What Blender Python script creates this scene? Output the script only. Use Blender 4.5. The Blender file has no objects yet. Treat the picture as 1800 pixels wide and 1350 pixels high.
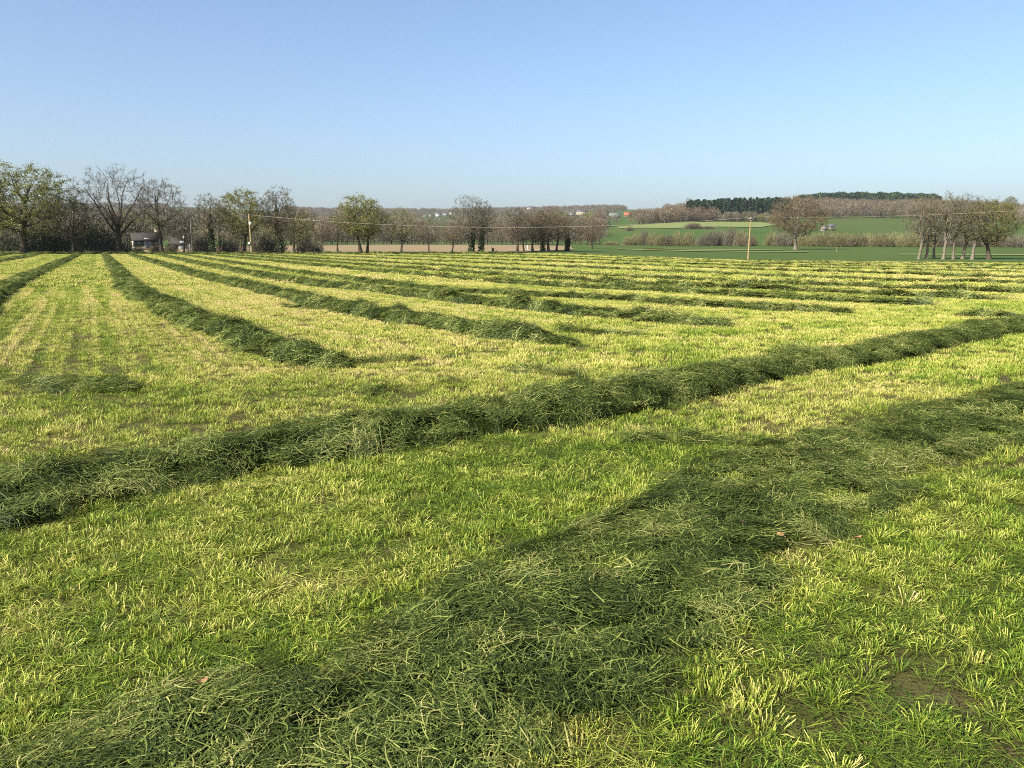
import bpy, math, random
import numpy as np
from mathutils import Vector, Matrix

R = math.radians
SC = bpy.context.scene
COL = SC.collection
rng = np.random.default_rng(7)

# ------------------------------------------------------------------ camera, sky, sun, exposure
F, EYE, YH = 1456.0, 1.9, 430.0            # focal length in px of an 1800 px wide frame, eye height, eye level row
PITCH = math.atan((675 - YH) / F)
SUN_AZ, SUN_EL = 230.0, 35.0               # compass-like: 0 = +Y (view direction), 90 = +X
EXPOSURE = 1.2

cam_d = bpy.data.cameras.new('camera'); cam = bpy.data.objects.new('camera', cam_d); COL.objects.link(cam)
cam.location = (0, 0, EYE); cam.rotation_euler = (R(90) - PITCH, 0, 0)
cam_d.sensor_width = 36; cam_d.lens = 36 * F / 1800; cam_d.clip_start = 0.05; cam_d.clip_end = 40000
SC.camera = cam

W = bpy.data.worlds.new('World'); SC.world = W; W.use_nodes = True
nt = W.node_tree; nt.nodes.clear()
sky = nt.nodes.new('ShaderNodeTexSky'); sky.sky_type = 'NISHITA'; sky.sun_disc = False
sky.sun_elevation = R(SUN_EL); sky.sun_rotation = R(SUN_AZ)
sky.altitude = 100; sky.air_density = 0.9; sky.dust_density = 2.5; sky.ozone_density = 3.1
bg = nt.nodes.new('ShaderNodeBackground'); bg.inputs['Strength'].default_value = 0.093
out = nt.nodes.new('ShaderNodeOutputWorld')
nt.links.new(sky.outputs[0], bg.inputs['Color']); nt.links.new(bg.outputs[0], out.inputs['Surface'])

sd = bpy.data.lights.new('sun', 'SUN'); so = bpy.data.objects.new('sun', sd); COL.objects.link(so)
sd.energy = 5.0; sd.angle = R(0.53); sd.color = (1.0, 0.93, 0.80)
tosun = Vector((math.sin(R(SUN_AZ)) * math.cos(R(SUN_EL)), math.cos(R(SUN_AZ)) * math.cos(R(SUN_EL)), math.sin(R(SUN_EL))))
so.rotation_euler = tosun.to_track_quat('Z', 'Y').to_euler(); so.location = (-40, -40, 60)

vs = SC.view_settings
vs.view_transform = 'Standard'; vs.look = 'None'; vs.exposure = EXPOSURE; vs.gamma = 1; vs.use_curve_mapping = False
SC.cycles.max_bounces = 4; SC.cycles.transparent_max_bounces = 4; SC.cycles.diffuse_bounces = 2; SC.cycles.transmission_bounces = 3; SC.cycles.glossy_bounces = 1
SC.cycles.use_denoising = False; SC.cycles.denoiser = 'OPENIMAGEDENOISE'; SC.cycles.denoising_input_passes = 'RGB_ALBEDO_NORMAL'; SC.cycles.denoising_prefilter = 'ACCURATE'
SC.cycles.use_adaptive_sampling = True; SC.cycles.adaptive_threshold = 0.01
SC.cycles.volume_bounces = 0; SC.cycles.pixel_filter_type = 'BLACKMAN_HARRIS'; SC.cycles.filter_width = 1.0; SC.cycles.debug_use_spatial_splits = True
SC.render.use_persistent_data = False

# ------------------------------------------------------------------ small helpers
def _hash(ix, iy, seed):
    h = (ix.astype(np.int64) * 374761393 + iy.astype(np.int64) * 668265263 + seed * 1442695041) & 0x7fffffff
    h = ((h ^ (h >> 13)) * 1274126177) & 0x7fffffff
    return ((h ^ (h >> 16)) & 0xffff) / 65535.0

def vnoise(x, y, seed=0):
    x = np.asarray(x, float); y = np.asarray(y, float)
    ix = np.floor(x); iy = np.floor(y); fx = x - ix; fy = y - iy
    fx = fx * fx * (3 - 2 * fx); fy = fy * fy * (3 - 2 * fy)
    a = _hash(ix, iy, seed); b = _hash(ix + 1, iy, seed); c = _hash(ix, iy + 1, seed); d = _hash(ix + 1, iy + 1, seed)
    return (a * (1 - fx) + b * fx) * (1 - fy) + (c * (1 - fx) + d * fx) * fy

def fbm(x, y, seed=0, oct=3):
    s = 0; a = 1; t = 0
    for i in range(oct):
        s = s + a * vnoise(np.asarray(x) * 2 ** i, np.asarray(y) * 2 ** i, seed + i * 17); t += a; a *= 0.5
    return s / t

def px_az(px):
    a = (np.asarray(px, float) - 900) / F; b = (675 - YH) / F
    return np.arctan2(a, math.cos(PITCH) + b * math.sin(PITCH))

def py_tan(px, py):
    """tangent of the elevation angle seen at a pixel"""
    a = (np.asarray(px, float) - 900) / F; b = (675 - np.asarray(py, float)) / F
    y = math.cos(PITCH) + b * math.sin(PITCH); z = -math.sin(PITCH) + b * math.cos(PITCH)
    return z / np.hypot(a, y)

# ------------------------------------------------------------------ terrain: a valley, its floor and the slopes beyond
_cols = [-300, 0, 330, 560, 800, 1000, 1100, 1220, 1317, 1450, 1600, 1800, 2100]
_rs = [200, 260, 330, 420, 600, 850, 1100, 1500, 2200, 3200, 4500, 9000]
_ys = [
 [442, 438, 435, 433, 425, 415, 400, 385, 375, 366, 372, 380],
 [442, 438, 435, 433, 425, 415, 400, 388, 376, 366, 372, 380],
 [442, 437, 434, 432, 425, 412, 398, 385, 374, 365, 363, 372],
 [441, 436, 431, 430, 424, 414, 402, 390, 380, 373, 378, 384],
 [441, 436, 431, 430, 424, 415, 404, 393, 382, 374, 378, 384],
 [441, 436, 432, 430, 420, 408, 398, 386, 376, 369, 374, 380],
 [445, 439, 435, 431, 415, 396, 386, 376, 370, 367, 372, 380],
 [449, 442, 437, 432, 412, 391, 380, 376, 378, 380, 385, 390],
 [451, 443, 437, 432, 412, 391, 377, 370, 374, 378, 385, 390],
 [452, 444, 438, 433, 410, 393, 379, 360, 364, 370, 380, 390],
 [453, 445, 438, 433, 412, 395, 380, 362, 366, 372, 380, 390],
 [454, 446, 439, 434, 418, 402, 390, 374, 370, 374, 380, 390],
 [454, 446, 439, 434, 418, 402, 390, 374, 370, 374, 380, 390]]
_near = {100: [0, 0, 0, 0, 0, 0, -.05, -.2, -.35, -.4, -.4, -.4, -.4], 150: [0, 0, 0, 0, 0, 0, -.3, -.7, -.96, -1.0, -1.05, -1.1, -1.1]}
def _build_terrain():
    az = px_az(_cols)
    rows = [(1, np.zeros(len(_cols))), (60, np.zeros(len(_cols))), (100, np.array(_near[100])), (150, np.array(_near[150]))]
    for j, r in enumerate(_rs):
        z = [EYE + r * py_tan(c, _ys[i][j]) for i, c in enumerate(_cols)]
        rows.append((r, np.array(z)))
    lr = np.log([r for r, _ in rows]); Z = np.array([z for _, z in rows])         # rows x cols
    AZ = np.linspace(az[0], az[-1], 240); LR = np.linspace(0, math.log(9000), 460)
    Z1 = np.array([np.interp(AZ, az, zr) for zr in Z])
    Z2 = np.array([np.interp(LR, lr, Z1[:, k]) for k in range(len(AZ))]).T
    def blur(A, n, axis):
        k = np.hanning(n + 2)[1:-1]; k /= k.sum(); p = n // 2
        B = np.pad(A, [(p, p) if a == axis else (0, 0) for a in (0, 1)], mode='edge')
        return np.apply_along_axis(lambda v: np.convolve(v, k, 'valid'), axis, B)
    return AZ, LR, blur(blur(Z2, 11, 0), 21, 1)
_AZ, _LR, _Z = _build_terrain()
def terrain(x, y):
    x = np.asarray(x, float); y = np.asarray(y, float)
    r = np.maximum(np.hypot(x, y), 1.0); az = np.arctan2(x, y)
    u = np.clip((az - _AZ[0]) / (_AZ[-1] - _AZ[0]), 0, 1) * (len(_AZ) - 1.001)
    v = np.clip(np.log(r) / _LR[-1], 0, 1) * (len(_LR) - 1.001)
    i = u.astype(int); j = v.astype(int); fu = u - i; fv = v - j
    z = (_Z[j, i] * (1 - fu) + _Z[j, i + 1] * fu) * (1 - fv) + (_Z[j + 1, i] * (1 - fu) + _Z[j + 1, i + 1] * fu) * fv
    amp = np.clip((r - 250) / 1500, 0, 1)
    z = z + amp * 5 * (fbm(x / 160, y / 160, 5) - .5)
    z = z + 0.05 * (fbm(x / 2.3, y / 2.3, 9) - .5) * np.clip(1.5 - r / 120, 0, 1)
    return z

def at(px, r):
    """ground point in the direction of a column of the picture, r metres away"""
    a = float(px_az(px)); x, y = r * math.sin(a), r * math.cos(a)
    return Vector((x, y, float(terrain(x, y))))

def flat(px, py):
    """where a line of sight meets the level field near the camera"""
    t = float(py_tan(px, py)); r = -EYE / t; a = float(np.arctan2((px - 900) / F, math.cos(PITCH) + (675 - py) / F * math.sin(PITCH)))
    return np.array([r * math.sin(a), r * math.cos(a)])

def top_height(px, r, py):
    """height above the ground of something r metres away whose top shows at row py"""
    return EYE + r * float(py_tan(px, py)) - at(px, r).z

# ------------------------------------------------------------------ mesh building
def mesh_from(name, V, faces, mats, attrs=None, mat_idx=None, smooth=False):
    """V: n x 3; faces: list of arrays (m x 3 or m x 4)"""
    me = bpy.data.meshes.new(name)
    V = np.asarray(V, np.float32); fl = [np.asarray(f, np.int32) for f in faces if len(f)]
    me.vertices.add(len(V)); me.vertices.foreach_set('co', V.ravel())
    if fl:
        loops = np.concatenate([f.ravel() for f in fl]); tot = np.concatenate([np.full(len(f), f.shape[1], np.int32) for f in fl])
        start = np.concatenate([[0], np.cumsum(tot)[:-1]]).astype(np.int32)
        me.loops.add(len(loops)); me.loops.foreach_set('vertex_index', loops)
        me.polygons.add(len(tot)); me.polygons.foreach_set('loop_start', start)
        if mat_idx is not None: me.polygons.foreach_set('material_index', np.asarray(mat_idx, np.int32))
        if smooth: me.polygons.foreach_set('use_smooth', np.ones(len(tot), bool))
    for k, v in (attrs or {}).items():
        v = np.asarray(v)
        if v.dtype.kind in 'ib': t, v2 = 'INT', v.astype(np.int32)
        elif v.ndim == 2: t, v2 = 'FLOAT_VECTOR', v.astype(np.float32)
        else: t, v2 = 'FLOAT', v.astype(np.float32)
        a = me.attributes.new(k, t, 'POINT'); a.data.foreach_set('vector' if t == 'FLOAT_VECTOR' else 'value', v2.ravel())
    for m in (mats if isinstance(mats, (list, tuple)) else [mats]): me.materials.append(m)
    me.update(calc_edges=True); me.validate()
    return me

def obj(name, me, parent=None, link=True):
    o = bpy.data.objects.new(name, me)
    if link: COL.objects.link(o)
    if parent is not None: o.parent = parent
    return o

def tag(o, label=None, cat=None, group=None, kind=None):
    if label: o['label'] = label
    if cat: o['category'] = cat
    if group: o['group'] = group
    if kind: o['kind'] = kind
    return o

class MB:
    def __init__(s): s.V = []; s.Q = []; s.T = []; s.n = 0; s.A = []
    def add(s, V, Q=None, T=None, a=0.0):
        V = np.asarray(V, float).reshape(-1, 3)
        if Q is not None and len(Q): s.Q.append(np.asarray(Q) + s.n)
        if T is not None and len(T): s.T.append(np.asarray(T) + s.n)
        s.V.append(V); s.A.append(np.full(len(V), a) if np.isscalar(a) else np.asarray(a)); s.n += len(V)
    def box(s, c, d, rot=0.0, a=0.0):
        c = np.asarray(c, float); d = np.asarray(d, float) / 2
        v = np.array([[x, y, z] for z in (-1, 1) for x, y in ((-1, -1), (1, -1), (1, 1), (-1, 1))]) * d
        if rot: cs, sn = math.cos(rot), math.sin(rot); v = np.c_[v[:, 0] * cs - v[:, 1] * sn, v[:, 0] * sn + v[:, 1] * cs, v[:, 2]]
        s.add(v + c, [[3, 2, 1, 0], [4, 5, 6, 7], [0, 1, 5, 4], [1, 2, 6, 5], [2, 3, 7, 6], [3, 0, 4, 7]], a=a)
    def tube(s, P, rad, sides=6, cap=True, a=0.0):
        P = np.asarray(P, float); n = len(P); rad = np.broadcast_to(rad, (n,))
        D = np.gradient(P, axis=0); D /= np.linalg.norm(D, axis=1)[:, None] + 1e-9
        ref = np.where(np.abs(D[:, 2:3]) > .9, np.array([[1., 0, 0]]), np.array([[0, 0, 1.]]))
        U = np.cross(D, ref); U /= np.linalg.norm(U, axis=1)[:, None]; Wv = np.cross(D, U)
        th = np.arange(sides) * 2 * math.pi / sides
        V = P[:, None, :] + rad[:, None, None] * (np.cos(th)[None, :, None] * U[:, None, :] + np.sin(th)[None, :, None] * Wv[:, None, :])
        i = np.arange(n - 1)[:, None] * sides; j = np.arange(sides)[None]; k = (j + 1) % sides
        Q = np.stack([i + j, i + k, i + sides + k, i + sides + j], -1).reshape(-1, 4)
        T = None
        if cap and sides >= 4: T = [[(n - 1) * sides, (n - 1) * sides + q, (n - 1) * sides + q + 1] for q in range(1, sides - 1)]
        s.add(V.reshape(-1, 3), Q, T, a)
    def mesh(s, name, mat, smooth=False, attr='rnd'):
        V = np.concatenate(s.V); A = np.concatenate(s.A)
        return mesh_from(name, V, [np.concatenate(s.Q) if s.Q else [], np.concatenate(s.T) if s.T else []], mat, {attr: A}, smooth=smooth)

# ------------------------------------------------------------------ materials
class NT:
    def __init__(s, name):
        s.m = bpy.data.materials.new(name); s.m.use_nodes = True; s.t = s.m.node_tree; s.t.nodes.clear()
        s.out = s.t.nodes.new('ShaderNodeOutputMaterial')
    def n(s, typ, ins=None, **kw):
        nd = s.t.nodes.new(typ)
        for k, v in kw.items(): setattr(nd, k, v)
        for k, v in (ins or {}).items(): s.set(nd, k, v)
        return nd
    def set(s, nd, k, v):
        if hasattr(v, 'is_output') or isinstance(v, bpy.types.NodeSocket): s.t.links.new(v, nd.inputs[k])
        else:
            if isinstance(v, tuple) and len(v) == 3 and nd.inputs[k].type == 'RGBA': v = (*v, 1)
            nd.inputs[k].default_value = v
    def math(s, op, a, b=0.0, c=None, clamp=False):
        nd = s.n('ShaderNodeMath', operation=op, use_clamp=clamp); s.set(nd, 0, a); s.set(nd, 1, b)
        if c is not None: s.set(nd, 2, c)
        return nd.outputs[0]
    def mix(s, f, a, b):
        nd = s.n('ShaderNodeMix', data_type='RGBA'); s.set(nd, 0, f); s.set(nd, 6, a); s.set(nd, 7, b); return nd.outputs[2]
    def noise(s, scale, detail=3, rough=.55, vec=None, dist=0.0):
        nd = s.n('ShaderNodeTexNoise', {'Scale': scale, 'Detail': detail, 'Roughness': rough, 'Distortion': dist})
        s.set(nd, 'Vector', vec if vec is not None else s.n('ShaderNodeNewGeometry').outputs['Position']); return nd.outputs['Fac']
    def ramp(s, f, stops):
        nd = s.n('ShaderNodeValToRGB', {'Fac': f}); cr = nd.color_ramp
        while len(cr.elements) < len(stops): cr.elements.new(.5)
        for e, (p, c) in zip(cr.elements, stops): e.position = p; e.color = (*c, 1) if len(c) == 3 else c
        return nd.outputs['Color']
    def mr(s, f, a, b, c=0.0, d=1.0):
        nd = s.n('ShaderNodeMapRange', {0: f, 1: a, 2: b, 3: c, 4: d}); return nd.outputs[0]
    def attr(s, name, inst=False):
        return s.n('ShaderNodeAttribute', attribute_name=name, attribute_type='INSTANCER' if inst else 'GEOMETRY').outputs['Fac']
    def surf(s, col, rough=.9, spec=.2, bump=None, bstr=.3, bdist=.02):
        p = s.n('ShaderNodeBsdfPrincipled', {'Base Color': col, 'Roughness': rough, 'Specular IOR Level': spec})
        if bump is not None:
            b = s.n('ShaderNodeBump', {'Height': bump, 'Strength': bstr, 'Distance': bdist}); s.set(p, 'Normal', b.outputs[0])
        s.t.links.new(p.outputs[0], s.out.inputs[0]); return s.m
    def leaf(s, col, trans=.35, rough=.5, gloss=.06, tcol=None):
        d = s.n('ShaderNodeBsdfDiffuse', {'Color': col}); t = s.n('ShaderNodeBsdfTranslucent', {'Color': tcol if tcol is not None else col})
        m = s.n('ShaderNodeMixShader', {0: trans, 1: d.outputs[0], 2: t.outputs[0]})
        g = s.n('ShaderNodeBsdfGlossy', {'Color': (1, 1, 1), 'Roughness': rough})
        m2 = s.n('ShaderNodeMixShader', {0: gloss, 1: m.outputs[0], 2: g.outputs[0]})
        s.t.links.new(m2.outputs[0], s.out.inputs[0]); return s.m

def mat_simple(name, c1, c2=None, scale=3.0, rough=.85, spec=.2, bump=None):
    t = NT(name); c2 = c2 or tuple(v * .7 for v in c1)
    f = t.noise(scale, 4); return t.surf(t.mix(f, c1, c2), rough, spec, f if bump else None, bump or .1)

def mat_stubble():
    t = NT('stubble_blades')
    h = t.attr('h'); r = t.attr('rnd'); dry = t.attr('dry', True)
    v = t.math('ADD', t.math('MULTIPLY', r, .42), t.math('MULTIPLY', dry, .85))
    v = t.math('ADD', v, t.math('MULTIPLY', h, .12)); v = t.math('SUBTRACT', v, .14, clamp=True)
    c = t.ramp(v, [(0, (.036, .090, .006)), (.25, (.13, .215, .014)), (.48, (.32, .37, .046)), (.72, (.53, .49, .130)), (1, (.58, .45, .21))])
    c = t.mix(t.mr(h, .0, .55, .85, 0), c, (.060, .052, .016))  # shade low between the blades is put into the colour: darker feet
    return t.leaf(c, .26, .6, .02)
def mat_hay():
    t = NT('cut_hay_strands')
    r = t.attr('rnd'); w = t.attr('dry', True); p = t.noise(1.1, 3)
    v = t.math('ADD', t.math('MULTIPLY', r, .62), t.math('MULTIPLY', w, .55)); v = t.math('ADD', v, t.mr(p, .35, .7, -.16, .14), clamp=True)
    c = t.ramp(v, [(0, (.009, .019, .003)), (.36, (.038, .062, .010)), (.60, (.118, .160, .029)), (.82, (.255, .290, .066)), (1, (.43, .39, .15))])
    return t.leaf(c, .25, .6, .02)
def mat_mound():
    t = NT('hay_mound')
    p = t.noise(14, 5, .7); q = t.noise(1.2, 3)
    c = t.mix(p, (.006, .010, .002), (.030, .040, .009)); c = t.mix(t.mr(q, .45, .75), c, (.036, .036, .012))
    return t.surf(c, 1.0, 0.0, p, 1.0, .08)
def mat_field():
    t = NT('mown_field_soil')
    dry = t.attr('dry'); dist = t.attr('far'); n1 = t.noise(38, 5, .7); n2 = t.noise(4.2, 4, .6); n3 = t.noise(.55, 4, .6)
    soil = t.mix(n1, (.055, .034, .019), (.17, .112, .064))
    soil = t.mix(t.mr(n2, .45, .66), soil, (.17, .14, .06))
    v = t.math('ADD', t.math('MULTIPLY', dry, .8), t.mr(n2, .3, .7, -.12, .14)); v = t.math('ADD', v, t.mr(n1, .3, .7, -.14, .14)); v = t.math('ADD', v, t.mr(n3, .3, .7, -.05, .12), clamp=True)
    g = t.ramp(v, [(0, (.085, .145, .013)), (.3, (.17, .235, .022)), (.55, (.29, .33, .044)), (.8, (.42, .41, .088)), (1, (.48, .42, .14))])
    thatch = t.mix(t.mr(n3, .35, .65, .15, .5), soil, g)
    return t.surf(t.mix(dist, thatch, g), .95, .1, n1, 1.0, .12)
def mat_meadow():
    t = NT('meadow_grass')
    n1 = t.noise(.02, 4, .6); n2 = t.noise(.35, 5, .65); n3 = t.noise(.004, 3)
    c = t.mix(t.mr(n1, .35, .65), (.034, .080, .011), (.056, .098, .015)); c = t.mix(t.mr(n2, .3, .75), c, (.044, .068, .014))
    c = t.mix(t.mr(n3, .45, .6), c, (.058, .082, .018)); wv = t.n('ShaderNodeTexWave', {'Scale': .06, 'Distortion': 3.0, 'Detail': 2}, wave_type='BANDS', bands_direction='DIAGONAL'); t.set(wv, 'Vector', t.n('ShaderNodeNewGeometry').outputs['Position']); c = t.mix(t.mr(wv.outputs['Fac'], .75, 1, 0, .25), c, (.075, .09, .024))
    return t.surf(c, .95, .1, n2, .5, .3)
def mat_leafy(name, lo, hi, trans=.3):
    t = NT(name); r = t.attr('rnd'); ob = t.n('ShaderNodeObjectInfo').outputs['Random']
    c = t.mix(r, lo, hi); hs = t.n('ShaderNodeHueSaturation', {'Color': c, 'Value': t.mr(ob, 0, 1, .78, 1.22), 'Hue': t.mr(ob, 0, 1, .49, .51)})
    return t.leaf(hs.outputs[0], trans, .6, .02)
def mat_bark(name, c1, c2):
    t = NT(name); n = t.noise(2.2, 5, .65); return t.surf(t.mix(n, c1, c2), .95, .1, n, .7, .08)

M_STUB, M_HAY, M_MOUND, M_FIELD, M_MEADOW = mat_stubble(), mat_hay(), mat_mound(), mat_field(), mat_meadow()
M_PLOUGH = mat_simple('ploughed_soil', (0.230, 0.170, 0.089), (0.178, 0.128, 0.064), .25)
M_PALE = mat_simple('pale_pasture', (.185, .20, .062), (.10, .135, .036), .12)
M_TRACK = mat_simple('gravel_track', (.42, .36, .25), (.33, .28, .19), .6)
M_BARK_D = mat_bark('dark_bark', (0.032, 0.026, 0.019), (0.083, 0.068, 0.048))
M_BARK_L = mat_bark('pale_bark', (0.080, 0.068, 0.050), (0.176, 0.152, 0.116))
M_TWIG_BROWN = mat_leafy('brown_twigs', (0.069, 0.056, 0.034), (0.167, 0.136, 0.080), .1)
M_TWIG_GREY = mat_leafy('grey_twigs', (0.063, 0.054, 0.037), (0.149, 0.129, 0.092), .1)
M_TWIG_RED = mat_leafy('reddish_twigs', (0.068, 0.045, 0.027), (0.148, 0.104, 0.063), .1)
M_BUD_OLIVE = mat_leafy('olive_spring_leaves', (.085, .095, .016), (.225, .225, .050))
M_BUD_BRONZE = mat_leafy('bronze_buds', (0.082, 0.058, 0.027), (0.190, 0.136, 0.065))
M_BUD_GREEN = mat_leafy('green_spring_leaves', (0.049, 0.073, 0.013), (0.119, 0.158, 0.032))
M_IVY = mat_leafy('ivy_leaves', (0.018, 0.034, 0.010), (0.053, 0.083, 0.021), .15)
M_PINE = mat_leafy('pine_needles', (.008, .022, .010), (.026, .052, .020), .1)
M_WILLOW = mat_leafy('willow_twigs', (0.101, 0.090, 0.043), (0.209, 0.191, 0.086), .2)

# ------------------------------------------------------------------ scatter with geometry nodes: instances of meshes at loose points
def scatter_group(name, protos):
    g = bpy.data.node_groups.new(name, 'GeometryNodeTree')
    g.interface.new_socket('Geometry', in_out='INPUT', socket_type='NodeSocketGeometry'); g.interface.new_socket('Geometry', in_out='OUTPUT', socket_type='NodeSocketGeometry')
    N = g.nodes.new; L = g.links.new
    gi = N('NodeGroupInput'); go = N('NodeGroupOutput'); jo = N('GeometryNodeJoinGeometry')
    for p in protos:
        oi = N('GeometryNodeObjectInfo'); oi.inputs['Object'].default_value = p
        ti = N('GeometryNodeGeometryToInstance'); L(oi.outputs['Geometry'], ti.inputs[0]); L(ti.outputs[0], jo.inputs[0])
    def na(nm, ty):
        a = N('GeometryNodeInputNamedAttribute'); a.data_type = ty; a.inputs['Name'].default_value = nm; return a.outputs[0]
    ip = N('GeometryNodeInstanceOnPoints')
    L(gi.outputs[0], ip.inputs['Points']); L(na('is_pt', 'BOOLEAN'), ip.inputs['Selection']); L(jo.outputs[0], ip.inputs['Instance'])
    ip.inputs['Pick Instance'].default_value = True; L(na('variant', 'INT'), ip.inputs['Instance Index'])
    er = N('FunctionNodeEulerToRotation'); L(na('rot', 'FLOAT_VECTOR'), er.inputs[0]); L(er.outputs[0], ip.inputs['Rotation'])
    L(na('scl', 'FLOAT_VECTOR'), ip.inputs['Scale'])
    j2 = N('GeometryNodeJoinGeometry'); L(gi.outputs[0], j2.inputs[0]); L(ip.outputs[0], j2.inputs[0]); L(j2.outputs[0], go.inputs[0])
    return g

def scatter_obj(name, group, P, rot, scl, variant, dry, mats, base=None):
    """base: (V, faces, attrs) of a mesh that carries the points"""
    V = np.asarray(P, float); n = len(V); faces = []; is_pt = np.ones(n, int)
    if base is not None:
        BV, faces = base; m = len(BV); z3 = np.zeros((m, 3))
        V = np.r_[BV, V]; rot = np.r_[z3, rot]; scl = np.r_[z3, scl]; variant = np.r_[np.zeros(m, int), variant]; dry = np.r_[np.zeros(m), dry]; is_pt = np.r_[np.zeros(m, int), is_pt]
    me = mesh_from(name, V, faces, mats, {'rot': rot, 'scl': scl, 'variant': np.asarray(variant, int), 'dry': dry, 'is_pt': is_pt}, smooth=True)
    o = obj(name, me); md = o.modifiers.new('scatter', 'NODES'); md.node_group = group
    return o

def euler_from(n, yaw):
    c, s = np.cos(-yaw), np.sin(-yaw); nx = n[:, 0] * c - n[:, 1] * s; ny = n[:, 0] * s + n[:, 1] * c
    return np.c_[-np.arcsin(np.clip(ny, -1, 1)), np.arctan2(nx, n[:, 2]), yaw]

# strands: a strip of quads along a bent path
def strands(base, d0, d1, length, width, rnd, segs=2, blunt=.55, sag=None):
    """base, d0 (first direction), d1 (last direction): n x 3"""
    n = len(base); side = np.cross(d0, np.array([0, 0, 1.0])) + rng.normal(0, .25, (n, 3)); side /= np.linalg.norm(side, axis=1)[:, None] + 1e-9
    V = np.zeros((n, segs + 1, 2, 3)); p = base.copy(); t = np.linspace(0, 1, segs + 1)
    for i in range(segs + 1):
        w = width * (1 - (1 - blunt) * t[i] ** 1.5)
        V[:, i, 0] = p - side * w[:, None] / 2; V[:, i, 1] = p + side * w[:, None] / 2
        d = d0 * (1 - t[i]) + d1 * t[i]; d /= np.linalg.norm(d, axis=1)[:, None] + 1e-9
        p = p + d * (length / segs)[:, None]
    b = (np.arange(n) * (segs + 1) * 2)[:, None]; s = np.arange(segs)[None] * 2
    Q = np.stack([b + s, b + s + 1, b + s + 3, b + s + 2], -1).reshape(-1, 4)
    return V.reshape(-1, 3), Q, np.tile(np.repeat(t, 2), n), np.repeat(rnd, (segs + 1) * 2)

def unit(v): return v / (np.linalg.norm(v, axis=1)[:, None] + 1e-9)

def stubble_tuft(nb, rad, hmin, hmax, lean, w, dead=.12):
    a = rng.uniform(0, 2 * math.pi, nb); rr = rad * np.sqrt(rng.uniform(0, 1, nb))
    base = np.c_[rr * np.cos(a), rr * np.sin(a), np.full(nb, -.012)]
    out = np.c_[np.cos(a), np.sin(a), np.zeros(nb)] * (rr / rad)[:, None] * lean
    d0 = unit(out * .5 + rng.normal(0, .10, (nb, 3)) + [0, 0, 1]); d1 = unit(out * 1.3 + rng.normal(0, .17, (nb, 3)) + [0, 0, .95])
    L = rng.uniform(hmin, hmax, nb); rnd = rng.uniform(0, 1, nb)
    k = rng.uniform(0, 1, nb) < dead                     # a few dead blades lie flat
    d1[k, 2] = rng.uniform(-.1, .25, k.sum()); d0[k, 2] *= .35; d0 = unit(d0); d1 = unit(d1); base[k, 2] = .012; rnd[k] = rng.uniform(.75, 1, k.sum())
    return strands(base, d0, d1, L, rng.uniform(.7, 1.3, nb) * w, rnd, 2, .75)

def hay_tuft(nb, rad, lmin, lmax, w, rise=.18):
    base = np.c_[rng.normal(0, rad * .5, nb), rng.normal(0, rad * .5, nb), rng.uniform(0, .045, nb)]
    a = rng.normal(0, .75, nb) + math.pi * (rng.uniform(0, 1, nb) < .5); b = a + rng.normal(0, .7, nb)
    d0 = unit(np.c_[np.cos(a), np.sin(a), rng.normal(rise * .6, .17, nb)]); d1 = unit(np.c_[np.cos(b), np.sin(b), rng.normal(-.22, .28, nb)])
    L = rng.uniform(lmin, lmax, nb); base -= d0 * (L * .4)[:, None] * [1, 1, .4]
    return strands(base, d0, d1, L, rng.uniform(.6, 1.4, nb) * w, rng.uniform(0, 1, nb) ** 1.3, 3, .35)

def proto(name, data, mat):
    V, Q, h, r = data
    return bpy.data.objects.new(name, mesh_from(name, V, [Q], mat, {'h': h, 'rnd': r}))

NS = 8
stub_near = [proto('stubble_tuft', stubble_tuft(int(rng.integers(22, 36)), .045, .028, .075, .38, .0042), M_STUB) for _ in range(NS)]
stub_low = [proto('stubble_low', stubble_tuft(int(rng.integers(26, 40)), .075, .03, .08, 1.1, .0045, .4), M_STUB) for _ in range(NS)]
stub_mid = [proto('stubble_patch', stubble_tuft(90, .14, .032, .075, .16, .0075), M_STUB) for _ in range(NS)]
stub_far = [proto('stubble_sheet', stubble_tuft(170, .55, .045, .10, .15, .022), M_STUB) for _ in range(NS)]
def litter(nb, rad):
    base = np.c_[rng.uniform(-rad, rad, (nb, 2)), rng.uniform(.002, .022, nb)]; a = rng.uniform(0, 6.28, nb); b = a + rng.normal(0, .6, nb)
    d0 = unit(np.c_[np.cos(a), np.sin(a), rng.normal(.12, .15, nb)]); d1 = unit(np.c_[np.cos(b), np.sin(b), rng.normal(-.1, .2, nb)])
    return strands(base, d0, d1, rng.uniform(.03, .13, nb), rng.uniform(.6, 1.3, nb) * .0036, np.where(rng.uniform(0, 1, nb) < .5, rng.uniform(.4, .9, nb), rng.uniform(0, .4, nb)), 2, .5)
stub_litter = [proto('stubble_litter', litter(70, .14), M_STUB) for _ in range(NS)]
G_STUB = scatter_group('stubble', stub_near + stub_low + stub_mid + stub_far + stub_litter)
hay_near = [proto('hay_tuft', hay_tuft(115, .16, .045, .15, .0047, .16), M_HAY) for _ in range(NS)]
hay_mid = [proto('hay_clump', hay_tuft(110, .24, .07, .19, .0085, .14), M_HAY) for _ in range(NS)]
hay_far = [proto('hay_lump', hay_tuft(120, .40, .10, .26, .018, .10), M_HAY) for _ in range(NS)]
G_HAY = scatter_group('hay', hay_near + hay_mid + hay_far)
# the join node lists the sets last to first; variant numbers are mapped here
def var(total, idx): return total - 1 - idx

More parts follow.
